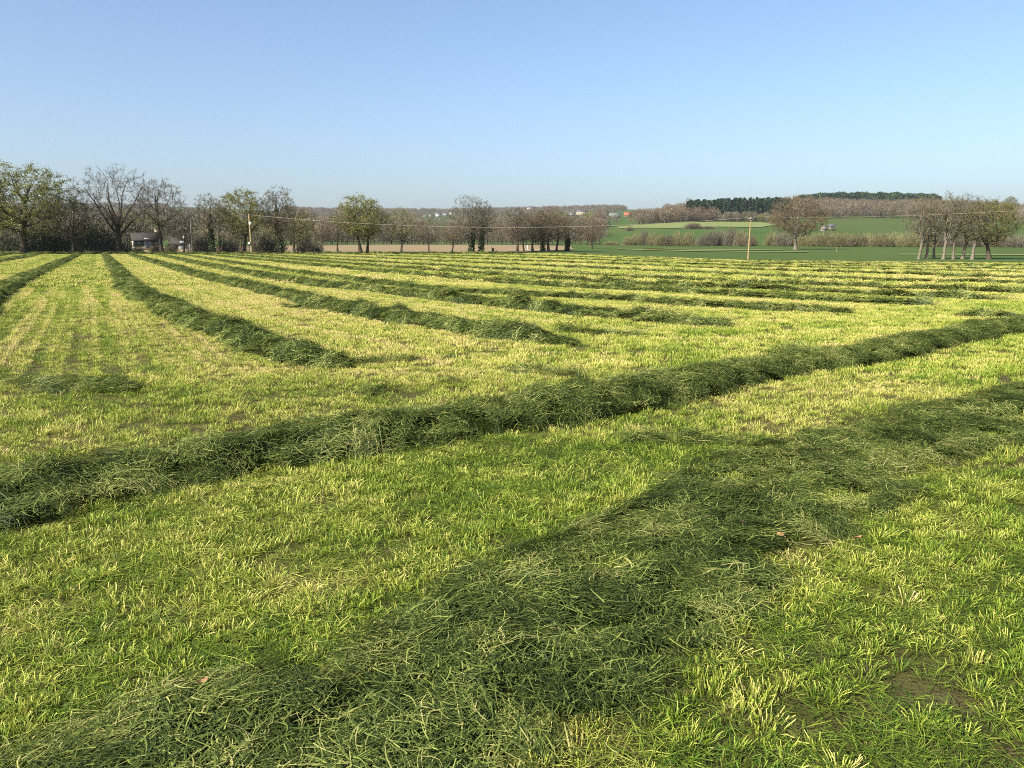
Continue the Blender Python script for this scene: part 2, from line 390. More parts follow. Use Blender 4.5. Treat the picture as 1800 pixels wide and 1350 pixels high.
# ------------------------------------------------------------------ the plan of the mown field
def smooth_path(P, step):
    P = np.asarray(P, float)
    Q = np.r_[[2 * P[0] - P[1]], P, [2 * P[-1] - P[-2]]]; outp = []
    for i in range(1, len(Q) - 2):
        p0, p1, p2, p3 = Q[i - 1], Q[i], Q[i + 1], Q[i + 2]; n = max(2, int(np.linalg.norm(p2 - p1) / (step * .5)))
        t = np.linspace(0, 1, n, endpoint=False)[:, None]
        outp.append(.5 * (2 * p1 + (p2 - p0) * t + (2 * p0 - 5 * p1 + 4 * p2 - p3) * t ** 2 + (3 * p1 - p0 - 3 * p2 + p3) * t ** 3))
    A = np.r_[np.concatenate(outp), [P[-1]]]; d = np.r_[0, np.cumsum(np.linalg.norm(np.diff(A, axis=0), axis=1))]
    s = np.arange(0, d[-1], step); return np.c_[np.interp(s, d, A[:, 0]), np.interp(s, d, A[:, 1])]

def edge_r(az):
    px = np.array([-900, 723, 1000, 1100, 1317, 1600, 1800, 2600]); dep = np.array([165, 165, 163, 159, 151, 141, 133, 105])
    return np.interp(az, px_az(px), dep / np.cos(px_az(px)))

ROWS = {}
ROWS[-2] = [(-71.5, 129), (-35.5, 56.6), (-26.5, 38.5), (-17, 20)]
ROWS[-2] = [(-74.5, 129), (-40.5, 60), (-30.5, 40), (-22, 24)]
ROWS[-1] = [(-67.4, 129), (-27.6, 47.6), (-19.0, 30.6), (-13.5, 20.5)]
ROWS[-3] = [(-79.5, 129), (-46, 60), (-34, 36)]
ROWS[0] = [(-62.4, 129), (-26.7, 56.6), (-16.1, 35.2), (-11.1, 26.3), (-8.2, 21.1), (-6.5, 18.3), (-5.3, 16.4), (-4.0, 14.4), (-3.1, 13.4), (-2.5, 12.75)]
ROWS[1] = [(-57.8, 129), (-22, 56.6), (-10.8, 35.2), (-5, 24.4), (-1.9, 19.6), (-.5, 17.5), (1.1, 15.6)]
ROWS[2] = [(-53.2, 129), (-16.2, 52), (-3.9, 31.3), (0, 24.9), (2.9, 21.1), (5.0, 19.0)]
ROWS[3] = [(-49, 129), (-9.5, 46), (3.9, 28.1), (6.9, 25.0), (9.2, 22.8)]
ROWS[4] = [(-44.5, 129), (-4.8, 49.0), (6.8, 33.1), (10.8, 27.8), (13.1, 25.5)]
for k_, k in enumerate((1, 2.2, 4, 6.2, 8.8, 12, 16, 21), 1):
    f = ROWS[4]; sh = [(4.6, 0), (4.5, .9), (4.2, 1.9), (4.1, 2.5), (4.0, 2.9)]
    ROWS[4 + k_] = [(a + k * u, b + k * v) for (a, b), (u, v) in zip(f, sh)]
def extend_to_edge(P):
    (x0, y0), (x1, y1) = P[0], P[1]; d = np.array([x0 - x1, y0 - y1]); d /= np.linalg.norm(d); p = np.array([x0, y0], float)
    for _ in range(400):
        if np.hypot(*p) > edge_r(math.atan2(p[0], p[1])) - 3.5: break
        p = p + d * .5
    if np.hypot(x0, y0) > np.hypot(*p): return P
    return [tuple(p)] + list(P)
for k in ROWS: ROWS[k] = extend_to_edge(ROWS[k])

# row coordinate of any point of the field, for stripes left by the mower
_yy = np.linspace(5, 170, 120); _kk = sorted(ROWS); _xk = []
for k in _kk:
    P = np.array(ROWS[k])[::-1]; P = np.r_[[P[0] + (P[0] - P[1]) * 20], P, [P[-1] + (P[-1] - P[-2]) * 5]]
    _xk.append(np.interp(_yy, P[:, 1], P[:, 0]))
_xk = np.array(_xk)
def row_coord(x, y):
    j = np.clip(((y - 5) / 165 * 119), 0, 118.99); j0 = j.astype(int); f = j - j0
    X = _xk[:, j0] * (1 - f) + _xk[:, j0 + 1] * f                     # rows x points
    k = np.zeros(len(x))
    X = np.maximum.accumulate(X, axis=0)
    i = np.clip((X <= x[None]).sum(0) - 1, 0, len(_kk) - 2); ar = np.arange(len(x))
    k = i + np.clip((x - X[i, ar]) / np.maximum(X[i + 1, ar] - X[i, ar], .5), -2, 3) + _kk[0]
    return k

H1P = [(-7.2, 2.2), (-5.2, 4.3), (-3.7, 5.75), (-3.0, 6.5), (-2.0, 7.35), (-.8, 8.15), (.3, 9.0), (1.4, 10.0), (3.3, 11.75), (5.8, 13.9), (8.5, 16.35), (12.0, 19.3), (17.5, 23.6), (25, 29.5)]
H2P = [(-3.2, .5), (-1.2, 2.2), (-.32, 3.02), (.3, 3.9), (.95, 4.85), (2.1, 6.15), (3.9, 7.9), (5.7, 9.15), (8.5, 11.4), (13, 15.0)]
def seg_dist(x, y, P):
    P = np.asarray(P, float); best = np.full(len(x), 1e9); sd = np.zeros(len(x))
    for a, b in zip(P[:-1], P[1:]):
        d = b - a; L = d @ d; t = np.clip(((x - a[0]) * d[0] + (y - a[1]) * d[1]) / L, 0, 1)
        ex = x - a[0] - t * d[0]; ey = y - a[1] - t * d[1]; e = np.hypot(ex, ey); s = np.sign(d[0] * ey - d[1] * ex)
        m = e < best; best = np.where(m, e, best); sd = np.where(m, e * s, sd)
    return sd                                                           # signed: positive on the far side

HEAD_LINE = [(-9, 7.4), (-2.4, 12.7), (1.1, 15.6), (5, 19.0), (9.2, 22.8), (13.1, 25.5), (60, 59)]
def lane_coord(x, y): return (.893 * x + .449 * y + 3.0) / 5.2          # 0..1 across the striped lane, lines run straight to the far edge
def ruts(k, x, y):
    """wheel and rake lines pressed into the lane between the two thick rows"""
    fr = lane_coord(x, y); w = .011
    rut = sum(np.exp(-((fr - c) / w) ** 2) * a for c, a in ((.18, .5), (.24, .7), (.33, .6), (.40, .9), (.50, 1.0), (.54, .7), (.63, .8), (.70, .5), (.80, .4)))
    return np.where(np.floor(k) == -1, rut * np.clip((75 - y) / 30, 0, 1) * np.clip(vnoise(y / 3.0, np.round(fr * 14) * 3.7, 6) * 1.3 + .05, 0, 1), 0)
def dryness(x, y):
    """0 lush .. 1 straw, real differences of the sward"""
    r = np.hypot(x, y); hd = seg_dist(x, y, HEAD_LINE); inrow = np.clip(hd / 2.0 + .3, 0, 1)
    k = row_coord(x, np.clip(y, 5, 170))
    st = vnoise(k * 7.0, np.zeros_like(k) + np.floor(k) * 3.1, 3) - .5; st2 = vnoise(k * 30.0, y / 28.0, 4) - .5
    kb = np.floor(k).astype(int); lane = np.select([kb == -1, kb == 0, kb == 1], [-.10, .17, .05], (_hash(kb, kb * 0 + 5, 2) - .5) * .18)
    d_row = .50 + lane + .30 * st + .34 * st2
    d_row = d_row - .55 * ruts(k, x, y) + np.where(kb == -1, .55 * (vnoise(lane_coord(x, y) * 30, y / 40, 14) - .5) + .04, 0)
    h = seg_dist(x, y, H1P)
    d_head = .25 + .30 * (vnoise(h * 2.2, h * 0 + 1, 8) - .5) + np.where((h > .6) & (h < 2.6), .14, 0) + np.clip(h - 2, 0, 3) * .04
    d = d_row * inrow + d_head * (1 - inrow)
    d = d + (.66 - .34 * inrow) * (fbm(x / 1.5, y / 1.5, 11, 3) - .5) + .30 * (fbm(x / 6, y / 6, 12, 2) - .5) + .28 * (vnoise(x / .35, y / .35, 15) - .5)
    return np.clip(d, 0, 1)

# ---- the ground itself
def polar_grid(azs, rads):
    n, m = len(azs), rads.shape[1]
    x = rads * np.sin(azs)[:, None]; y = rads * np.cos(azs)[:, None]
    i = np.arange(n - 1)[:, None] * m; j = np.arange(m - 1)[None]
    Q = np.stack([i + j, i + m + j, i + m + j + 1, i + j + 1], -1).reshape(-1, 4)
    return x.ravel(), y.ravel(), Q
az_f = np.r_[np.linspace(-math.pi, R(-48), 40, endpoint=False), np.linspace(R(-48), R(48), 360), np.linspace(R(48), math.pi, 41)[1:]]
er = np.where(np.abs(az_f) < R(70), edge_r(np.clip(az_f, R(-50), R(50))), 120.0)
t = np.linspace(0, 1, 170) ** 2.4
x, y, Q = polar_grid(az_f, .05 + t[None] * (er[:, None] - .05))
rr = np.hypot(x, y)
field_me = mesh_from('mown_field', np.c_[x, y, terrain(x, y)], [Q], M_FIELD, {'dry': dryness(x, y), 'far': np.clip((rr - 20) / 70, 0, 1)}, smooth=True)
tag(obj('mown_field', field_me), kind='structure')
rad = np.r_[.05, np.geomspace(8, 9000, 190)]
az_g = np.r_[np.linspace(-math.pi, R(-45), 40, endpoint=False), np.linspace(R(-45), R(45), 300), np.linspace(R(45), math.pi, 41)[1:]]
x, y, Q = polar_grid(az_g, np.repeat(rad[None], len(az_g), 0))
ering = np.where(np.abs(np.arctan2(x, y)) < R(70), edge_r(np.clip(np.arctan2(x, y), R(-50), R(50))), 120)
zz = terrain(x, y) - np.where(np.hypot(x, y) < ering + 3, .12, 0)
tag(obj('ground', mesh_from('ground', np.c_[x, y, zz], [Q], M_MEADOW, smooth=True)), kind='structure')

def sheet(name, pxs, r0, r1, mat, lift=.0006, n=14, kind='structure'):
    """a field laid on the slope, between distances r0 and r1 along each column"""
    P = np.linspace(pxs[0], pxs[-1], max(8, int((pxs[-1] - pxs[0]) / 6))); a = np.interp(P, pxs, r0); b = np.interp(P, pxs, r1)
    rr = a[:, None] + (b - a)[:, None] * np.linspace(0, 1, n)[None]
    x, y, Q = polar_grid(px_az(P), rr); z = terrain(x, y) + lift * np.hypot(x, y) + .02
    return tag(obj(name, mesh_from(name, np.c_[x, y, z], [Q], mat, smooth=True)), kind=kind)
sheet('ploughed_field', [250, 900, 1005], [171, 171, 215], [330, 330, 300], M_PLOUGH, n=40)
sheet('hillside_pasture', [1085, 1180, 1260, 1335, 1360], [770, 700, 720, 700, 760], [830, 845, 860, 850, 800], M_PALE)
sheet('hillside_pasture', [905, 965], [2900, 2900], [3150, 3150], M_PALE)
sheet('mown_strip', [1085, 1200, 1420], [253, 253, 256], [268, 270, 266], M_PALE, n=6)
sheet('mown_strip', [1150, 1380], [283, 284], [296, 297], M_PALE, n=6)
sheet('mown_strip', [1580, 1800, 1900], [228, 230, 232], [240, 244, 246], M_PALE, n=6)
sheet('farm_track', [890, 925, 960, 990, 1010], [205, 208, 214, 224, 236], [208, 213, 220, 230, 240], M_TRACK, n=4)

# ------------------------------------------------------------------ windrows
def windrow(name, P, width, height, step, dens, lod, seed, label, cat='windrow', group=None, lump=1.0, spread=0.0, taper=1.6, along=.5, holes=True, flatten=1.0):
    path = smooth_path(P, step); n = len(path); s = np.arange(n) * step
    T = np.gradient(path, axis=0); T /= np.linalg.norm(T, axis=1)[:, None]; N = np.c_[-T[:, 1], T[:, 0]]
    path = path + N * ((fbm(s / 3.0, s * 0 + seed, seed, 2) - .5) * .3 * width)[:, None]
    endf = np.clip(np.minimum(s, s[-1] - s) / taper, 0, 1); endf = endf * endf * (3 - 2 * endf)
    wid = width * (.78 + .44 * fbm(s / 1.3, s * 0 + 3.3, seed + 1, 2)) * (.45 + .55 * endf)
    hei = height * (.40 + 1.25 * lump * np.clip(fbm(s / 1.1, s * 0 + 7.7, seed + 2, 3) - .12, 0, 1)) * endf
    def surf(si, tt):
        """points at station si (float index), tt in -1..1 across"""
        i = np.clip(si, 0, n - 1.001); i0 = i.astype(int); f = (i - i0)[:, None]
        c = path[i0] * (1 - f) + path[np.minimum(i0 + 1, n - 1)] * f; nn = N[i0]; w = np.interp(i, np.arange(n), wid); h = np.interp(i, np.arange(n), hei)
        xy = c + nn * (tt * w / 2)[:, None]
        prof = np.clip(1 - np.abs(tt) ** 2.1, 0, 1) ** .8
        b = (fbm(xy[:, 0] * 2.8, xy[:, 1] * 2.8, seed + 5, 3) - .45) * 1.7 * height * prof * lump
        return np.c_[xy, terrain(xy[:, 0], xy[:, 1]) + np.maximum(h * prof + b, .55 * h * prof + .02 * prof) - np.where(np.abs(tt) > .97, .07, 0) + .012]
    m = 11; tt = np.linspace(-1, 1, m); SI, TT = np.meshgrid(np.arange(n), tt, indexing='ij')
    BV = surf(SI.ravel().astype(float), TT.ravel())
    i = np.arange(n - 1)[:, None] * m; j = np.arange(m - 1)[None]; Q = np.stack([i + j, i + j + 1, i + m + j + 1, i + m + j], -1).reshape(-1, 4)
    def thin(xy, u):                             # a thin swath keeps ragged holes where the stubble shows
        return fbm(xy[:, 0] * 1.7, xy[:, 1] * 1.7, 21, 3) + .10 - .36 - .26 * np.clip((np.abs(u) - .5) / .6, 0, 1)
    if spread:
        ok = thin(BV, TT.ravel()); BV[:, 2] -= .030; BV[:, 2] -= 0 if holes else .03
        if holes: Q = Q[(ok[Q] > .04).all(1)]
    if not spread: BV[:, 2] -= .03                # the mound lies under its coat of strands
    L = s[-1]; cnt = int(L * width * dens); g = np.random.default_rng(seed + 100)
    si = g.uniform(0, n - 1, cnt); u = np.where(g.uniform(0, 1, cnt) < .55, g.uniform(-1.08, 1.08, cnt), np.clip(g.normal(0, .45, cnt), -1.1, 1.1)) if not spread else g.uniform(-1.1, 1.1, cnt)
    Pt = surf(si, u); e = .12
    du = surf(si, u + e) - surf(si, u - e); dv = surf(si + e * .9 / step, u) - surf(si - e * .9 / step, u)
    nn = np.cross(du, dv); nn *= np.sign(nn[:, 2:3] + 1e-9); nn = unit(nn); nn = unit(nn * [1, 1, 1.2] + g.normal(0, .16, (cnt, 3)))
    i0 = np.clip(si, 0, n - 1).astype(int); yaw = np.arctan2(T[i0, 1], T[i0, 0]) + along + 3.4 * (fbm(Pt[:, 0] * 1.6, Pt[:, 1] * 1.6, seed + 31, 2) - .5) + g.normal(0, .7, cnt)
    dry = np.clip(.47 + .7 * (fbm(Pt[:, 0] * 3.1, Pt[:, 1] * 3.1, seed + 41, 2) - .5) + g.normal(0, .2, cnt), 0, 1)
    if spread:
        keep = thin(Pt, u) > 0; Pt, nn, yaw, u, dry = Pt[keep], nn[keep], yaw[keep], u[keep], dry[keep]; cnt = len(Pt); Pt[:, 2] += .02
    sc = g.uniform(.75, 1.25, cnt); scl = np.c_[sc, sc, sc * g.uniform(.8, 1.3, cnt) * (.55 if lod == 2 else .8 if lod == 1 else 1) * flatten]
    v = var(NS * 3, lod * NS + g.integers(0, NS, cnt))
    o = obj(name, mesh_from(name, BV, [Q], M_MOUND, smooth=True))
    st = scatter_obj('loose_strands', G_HAY, Pt + [0, 0, .004 if spread else .018], euler_from(nn, yaw), scl, v, dry, M_HAY)
    st.parent = o; st['kind'] = 'stuff'
    return tag(o, label, cat, group)

ORD = ['first', 'second', 'third', 'fourth', 'fifth', 'sixth', 'seventh', 'eighth', 'ninth', 'tenth', 'eleventh', 'twelfth', 'thirteenth', 'fourteenth', 'fifteenth', 'sixteenth', 'seventeenth', 'eighteenth', 'nineteenth', 'twentieth', 'twenty-first', 'twenty-second', 'twenty-third', 'twenty-fourth', 'twenty-fifth', 'twenty-sixth', 'twenty-seventh', 'twenty-eighth']
windrow('hay_windrow', H1P, 1.22, .19, .07, 66, 0, 11, 'long lumpy dark green hay windrow crossing the whole field diagonally in front', group='hay windrows', lump=.8)
windrow('hay_swath', H2P, 1.62, .035, .07, 56, 0, 12, 'flat loosely spread hay swath with stubble poking through, nearest the camera', 'swath', spread=.03, lump=.6, flatten=.55)
lab = {-3: 'short piece of windrow at the far left edge, third row left of the striped lane', -2: 'windrow second to the left of the wide striped lane, below the olive oak',
       -1: 'thick windrow bounding the wide striped lane on its left side', 0: 'thick windrow bounding the striped lane on its right, running to the near field end',
       1: 'second windrow right of the striped lane, ending beside a small loose hay patch', 2: 'third windrow right of the striped lane, pointed end in mid field'}
for k in sorted(ROWS):
    if k in lab: l = lab[k]
    else: l = f'{ORD[k]} windrow right of the striped lane, one of the parallel rows running to the trees'
    near = np.hypot(*ROWS[k][-1]) < 26
    st = .16 if near else .3
    windrow('hay_windrow', ROWS[k], 1.1 if k < 3 else .95, .20 if k < 3 else .15 if k < 6 else .12, st, 34 if near else 14, 1 if near else 2, 200 + k * 13, l, group='hay windrows', lump=.85 if k < 3 else .7)
# a finer coat of strands on the near stretches of the closest rows is laid as part of the same rows' ends
windrow('hay_windrow', [(-108, 121), (-98, 132), (-80, 146), (-58, 153), (-20, 160), (2, 160.5)], 1.3, .30, .4, 9, 2, 901, 'windrow running crosswise along the far field edge below the left trees', group='hay windrows')
patches = [(20, 672, 235, 690, .9), (640, 642, 725, 634, .45), (900, 655, 1030, 668, .4), (745, 678, 830, 688, .4), (985, 585, 1115, 592, .55), (610, 697, 680, 690, .28), (1690, 556, 1800, 562, .8), (1350, 622, 1440, 626, .4), (1080, 778, 1330, 788, .28), (500, 540, 560, 548, .3)]
plab = ['wide thin patch of dark scattered hay across the striped lane', 'small loose hay patch trailing off the end of the thick right lane windrow', 'faint scatter of hay between the second windrow and the diagonal windrow', 'small dark scrap of hay left of the faint scatter',
        'long loose hay patch beside the end of the second windrow', 'tiny scrap of dropped hay on the stubble in mid field', 'clump of hay joining the diagonal windrow at the right border', 'low heap of hay against the back of the diagonal windrow', 'thin flattened hay drift between the diagonal windrow and the near swath', 'small drop of hay on the pale lane between two windrows']
for i, (x0, y0, x1, y1, w) in enumerate(patches):
    a, b = flat(x0, y0), flat(x1, y1); mid = (a + b) / 2 + rng.normal(0, .12, 2)
    windrow('hay_patch', [a, mid, b], w, .10 if i in (6, 7) else .03, .06, 42, 1 if a[1] > 14 else 0, 500 + i * 7, plab[i], 'hay patch', 'loose hay patches', spread=0.0 if i in (6, 7) else .02, taper=.5, holes=False)

# ------------------------------------------------------------------ stubble
def stubble():
    P, Rt, S, Vv, D = [], [], [], [], []
    def ring(r0, r1, dens, lod, lit=False, lane=False):
        half = R(42 if r1 < 14 else 36); area = half * (r1 * r1 - r0 * r0); n = int(area * dens)
        r = np.sqrt(rng.uniform(r0 * r0, r1 * r1, n)); a = rng.uniform(-half, half, n); x = r * np.sin(a); y = r * np.cos(a)
        # tufts stand in drill lines left by the seeder
        h = seg_dist(x, y, H1P)
        if lod == 0 and not lane:
            sp = .16; nh = (np.round(h / sp) + rng.normal(0, .12, n)) * sp; dx = nh - h; nrm = np.array([-.66, .75]); x = x + nrm[0] * dx; y = y + nrm[1] * dx
        elif lane:
            k = lane_coord(x, y); x = x + (np.round(k * 30) / 30 - k) * 5.8 * .7 + rng.normal(0, .03, n)
        elif lod == 1:
            k = row_coord(x, y); dk = (np.round(k * 16) / 16 - k) * 4.8; far = seg_dist(x, y, HEAD_LINE) > .3; x = x + np.where(far, dk * .9, 0) + rng.normal(0, .035, n)
        keep = r < edge_r(a) - .5
        inlane = (np.floor(row_coord(x, np.clip(y, 5, 170))) == -1) & (seg_dist(x, y, HEAD_LINE) > .3)
        if lane: keep &= inlane
        elif lod == 1: keep &= ~(inlane & (r < 30))
        h1 = np.abs(seg_dist(x, y, H1P)); h2 = np.abs(seg_dist(x, y, H2P)); keep &= h1 > .18
        hole = fbm(x * 1.7, y * 1.7, 12 + 9, 3); keep &= ~((h2 < .72) & (((hole > .37) & (rng.uniform(0, 1, n) < .88)) | (rng.uniform(0, 1, n) < .35)))
        bare = fbm(x / .34, y / .34, 31, 3); right = np.clip((x - .22 * y - .1) / .8, 0, 1) * np.clip((6.5 - r) / 2.5, 0, 1)
        if not lit:
            keep &= bare > (.31 + .17 * right if lod == 0 else .26)
            kk = row_coord(x, np.clip(y, 5, 170)); keep &= ~((seg_dist(x, y, HEAD_LINE) > .3) & (rng.uniform(0, 1, n) < .85 * ruts(kk, x, y)))
        x, y, a, r, right = x[keep], y[keep], a[keep], r[keep], right[keep]; n = len(x)
        if lod == 0:
            low = (rng.uniform(0, 1, n) < .30 + .45 * right); tall = .50 + .85 * fbm(x / .7, y / .7, 41, 2)
            v = np.where(low, NS, 0) + rng.integers(0, NS, n)
        else: v = (lod + 1) * NS + rng.integers(0, NS, n); tall = .75 + .55 * fbm(x / 1.5, y / 1.5, 41, 2)
        if lit: v = 4 * NS + rng.integers(0, NS, n); tall = np.ones(n)
        s = rng.uniform(.8, 1.25, n); z = terrain(x, y)
        P.append(np.c_[x, y, z]); Rt.append(np.c_[rng.normal(0, .10, n), rng.normal(0, .10, n), rng.uniform(0, 6.28, n)])
        S.append(np.c_[s, s, tall * rng.uniform(.8, 1.15, n)]); Vv.append(var(NS * 5, v)); D.append(np.clip(dryness(x, y) + rng.normal(0, .15, n) - (.10 if lit else 0), 0, 1))
    ring(1.3, 7, 180, 0); ring(7, 13, 125, 0); ring(1.3, 8, 75, 0, True); ring(13, 30, 105, 0, lane=True); ring(13, 42, 29, 1); ring(42, 80, 3.2, 2); ring(80, 168, 1.6, 2)
    o = scatter_obj('stubble_grass', G_STUB, np.concatenate(P), np.concatenate(Rt), np.concatenate(S), np.concatenate(Vv), np.concatenate(D), M_STUB)
    return tag(o, 'short yellow green mown grass stubble covering the field', 'grass', kind='stuff')
stubble()

# fallen leaves on the near swath
def dead_leaf(px, py, size, yaw, label):
    p = flat(px, py); u = np.array([0, .25, .5, .75, 1.0]); w = np.array([.02, .30, .36, .22, .02]); mb = MB()
    V = []; lob = [1, .7, 1.15, .75, .4]
    for i in range(5): V += [[u[i] - .5, -w[i] * lob[i], .12 * abs(u[i] - .5) + .10], [u[i] - .5, 0, .0], [u[i] - .5, w[i] * lob[(i + 2) % 5], .14 * abs(u[i] - .5) + .07]]
    V = np.array(V) * size; Qs = []
    for i in range(4):
        for j in range(2): Qs.append([i * 3 + j, i * 3 + j + 1, i * 3 + j + 4, i * 3 + j + 3])
    mb.add(V, Qs, a=.5); mb.tube([(-.5 * size, 0, 0), (-.75 * size, .02 * size, .03 * size)], .03 * size, 4)
    o = obj('dead_leaf', mb.mesh('dead_leaf', M_LEAF)); o.location = (p[0], p[1], float(terrain(p[0], p[1])) + .085); o.rotation_euler = (rng.normal(0, .3), rng.normal(0, .3), yaw)
    tag(o, label, 'leaf', 'fallen oak leaves')
M_LEAF = mat_simple('dead_leaf_brown', (.30, .17, .09), (.22, .12, .06), 30)
for a in [(360, 1228, .045, .4, 'fallen brown oak leaf low on the near hay swath'), (1304, 938, .055, 1.3, 'fallen orange brown leaf high on the near hay swath'), (1370, 962, .06, 2.2, 'small pale brown leaf just below the orange brown leaf'),
          (1508, 968, .055, .2, 'curled brown leaf at the right margin of the near swath'), (1405, 795, .07, .9, 'pale brown leaf lying on stubble above the near swath')]: dead_leaf(*a)

# ------------------------------------------------------------------ trees
def perp(d, ang, g):
    d = d / np.linalg.norm(d); a = g.normal(size=3); a -= d * (a @ d); a /= np.linalg.norm(a) + 1e-9
    return d * math.cos(ang) + a * math.sin(ang)

def tree_meshes(name, seed, bark, twig, bud=None, clear=.24, nl=11, ang=(28, 72), vase=False, half=.42, sub=7, sub2=5, tw=7, buds=0, budsize=.012, twigw=.0028, trunk_r=.028, crooked=.05, ivy=0, multi=1, up=.25):
    """one tree of unit height: a trunk mesh (trunk, limbs, branches), a crown mesh (twigs, young leaves) and maybe ivy"""
    g = np.random.default_rng(seed); tb = MB(); tips = []; cz = (clear * .75 + 1) / 2; rz = 1 - cz
    def path(p, d, L, n, jit, upw):
        P = [p]; d = d / np.linalg.norm(d)
        for i in range(n):
            d = d + g.normal(0, jit, 3) + [0, 0, upw / n]; d /= np.linalg.norm(d); p = p + d * L / n; P.append(p)
        return np.array(P)
    def env(p, d):
        q = (p - [0, 0, cz]) / [half, half, rz]; e = d / [half, half, rz]; A = e @ e; B = q @ e; C = q @ q - 1
        D = B * B - A * C
        return max(.06, (-B + math.sqrt(D)) / A) if D > 0 else .10
    trunks = []
    for m in range(multi):
        b = np.array([g.normal(0, .025), g.normal(0, .025), -.015]) if multi > 1 else np.array([0, 0, -.015])
        top = clear * 1.15 if vase else .80
        d0 = np.array([g.normal(0, .10 if multi > 1 else .03), g.normal(0, .10 if multi > 1 else .03), 1.0])
        P = path(b, d0, top, 9, crooked, .1); rt = trunk_r / math.sqrt(multi); tt = np.linspace(0, 1, 10)
        rads = rt * (1 - (.25 if vase else .86) * tt) * (1 + .7 * np.exp(-tt * 16)); tb.tube(P, rads, 7); trunks.append((P, rads, top))
    nodes = []; nrad = []
    for P, rads, top in trunks:
        if not vase:
            for q in range(3, 10): nodes.append(P[q]); nrad.append(rads[q])
    for i in range(nl):
        P, rads, top = trunks[i % multi]
        f = (i + g.uniform(.1, .9)) / nl
        hz = (clear * g.uniform(.72, 1.1)) if vase else clear + (.74 - clear) * f ** 1.05
        tpos = min(hz / top, .98) * 9; i0 = int(tpos); p = P[i0] * (1 - (tpos - i0)) + P[min(i0 + 1, 9)] * (tpos - i0); r0 = np.interp(tpos, range(10), rads)
        th = i * 2.4 + g.normal(0, .4); a = R(g.uniform(*ang)) if vase else R(ang[1] + (ang[0] - ang[1]) * f + g.normal(0, 8))
        d = np.array([math.sin(a) * math.cos(th), math.sin(a) * math.sin(th), math.cos(a)])
        L = env(p, d) * g.uniform(.70, .92); lp = path(p, d, L, 7, .12, up); lr = min(r0 * .62, .35 * trunk_r + .03 * L) * np.linspace(1, .22, 8); tb.tube(lp, lr, 5)
        for q in range(1, 8): nodes.append(lp[q]); nrad.append(lr[q])
    NB = sub * sub2 * 14; NN = np.zeros((len(nodes) + NB * 2, 3)); RR = np.zeros(len(NN)); m = len(nodes); NN[:m] = nodes; RR[:m] = nrad
    th = g.uniform(0, 6.28, NB); cz_ = g.uniform(-1, 1, NB); u = g.uniform(.12, 1, NB) ** .42
    lob = .80 + .36 * vnoise(th * 1.1 + seed * 3, cz_ * 2.2 + 5, seed); sn = np.sqrt(1 - cz_ ** 2); lob = lob * np.where(cz_ < -.3, .9, 1)
    AT = np.c_[half * u * lob * sn * np.cos(th), half * u * lob * sn * np.sin(th), cz + rz * u * np.minimum(lob, 1.0) * cz_]
    AT = AT[np.argsort(np.linalg.norm((AT - [0, 0, clear]) , axis=1))]
    for q in AT:
        dd = NN[:m] - q; cost = np.linalg.norm(dd * [1, 1, 1.0], axis=1) + .5 * np.maximum(dd[:, 2], 0); b = int(np.argmin(cost)); p = NN[b]; v = q - p; Ld = np.linalg.norm(v)
        if Ld < .012: continue
        mid = p + v * .5 + g.normal(0, .10 * Ld, 3) - [0, 0, .06 * Ld]; r0 = min(RR[b] * .62, .0065); r1 = max(r0 * .45, .0007)
        bp = np.array([p, mid, q]); tb.tube(bp, np.array([r0, (r0 + r1) / 2, r1]), 3, cap=False); NN[m] = mid; RR[m] = (r0 + r1) / 2; NN[m + 1] = q; RR[m + 1] = r1; m += 2
        for w in range(tw):
            z = g.uniform(.5, 2); z0 = min(int(z), 1); tips.append(np.r_[bp[z0] * (1 - z + z0) + bp[z0 + 1] * (z - z0), bp[z0 + 1] - bp[z0]])
    tips = np.array(tips); n = len(tips); p = tips[:, :3]; d = unit(tips[:, 3:]); d = unit(d + g.normal(0, .55, (n, 3)) + [0, 0, .15])
    L = g.uniform(.028, .08, n); side = unit(np.cross(d, g.normal(size=(n, 3)))); w = twigw * g.uniform(.6, 1.3, n)
    e = p + d * L[:, None] + [0, 0, 0]; V = np.stack([p - side * w[:, None] / 2, p + side * w[:, None] / 2, e], 1).reshape(-1, 3)
    T = np.arange(3 * n).reshape(-1, 3); rn = np.repeat(g.uniform(0, 1, n), 3); Qb = np.zeros((0, 4), int); mats = [twig]; mi = np.zeros(n, int)
    if bud is not None and buds:
        idx = g.integers(0, n, buds); c = p[idx] + d[idx] * (L[idx] * g.uniform(.3, 1.1, buds))[:, None] + g.normal(0, .006, (buds, 3))
        a1 = unit(g.normal(size=(buds, 3))); a2 = unit(np.cross(a1, g.normal(size=(buds, 3)))); s = (budsize * g.uniform(.5, 1.3, buds))[:, None]
        VB = np.stack([c - a1 * s, c + a2 * s * .6, c + a1 * s, c - a2 * s * .6], 1).reshape(-1, 3); Qb = np.arange(4 * buds).reshape(-1, 4) + len(V)
        V = np.r_[V, VB]; rn = np.r_[rn, np.repeat(g.uniform(0, 1, buds), 4)]; mats = [twig, bud]
    mi = np.r_[np.ones(len(Qb), int), mi]
    crown = mesh_from(name + '_crown', V, [Qb, T], mats, {'rnd': rn}, mat_idx=mi)
    trunk = tb.mesh(name + '_trunk', bark, smooth=True); iv = None
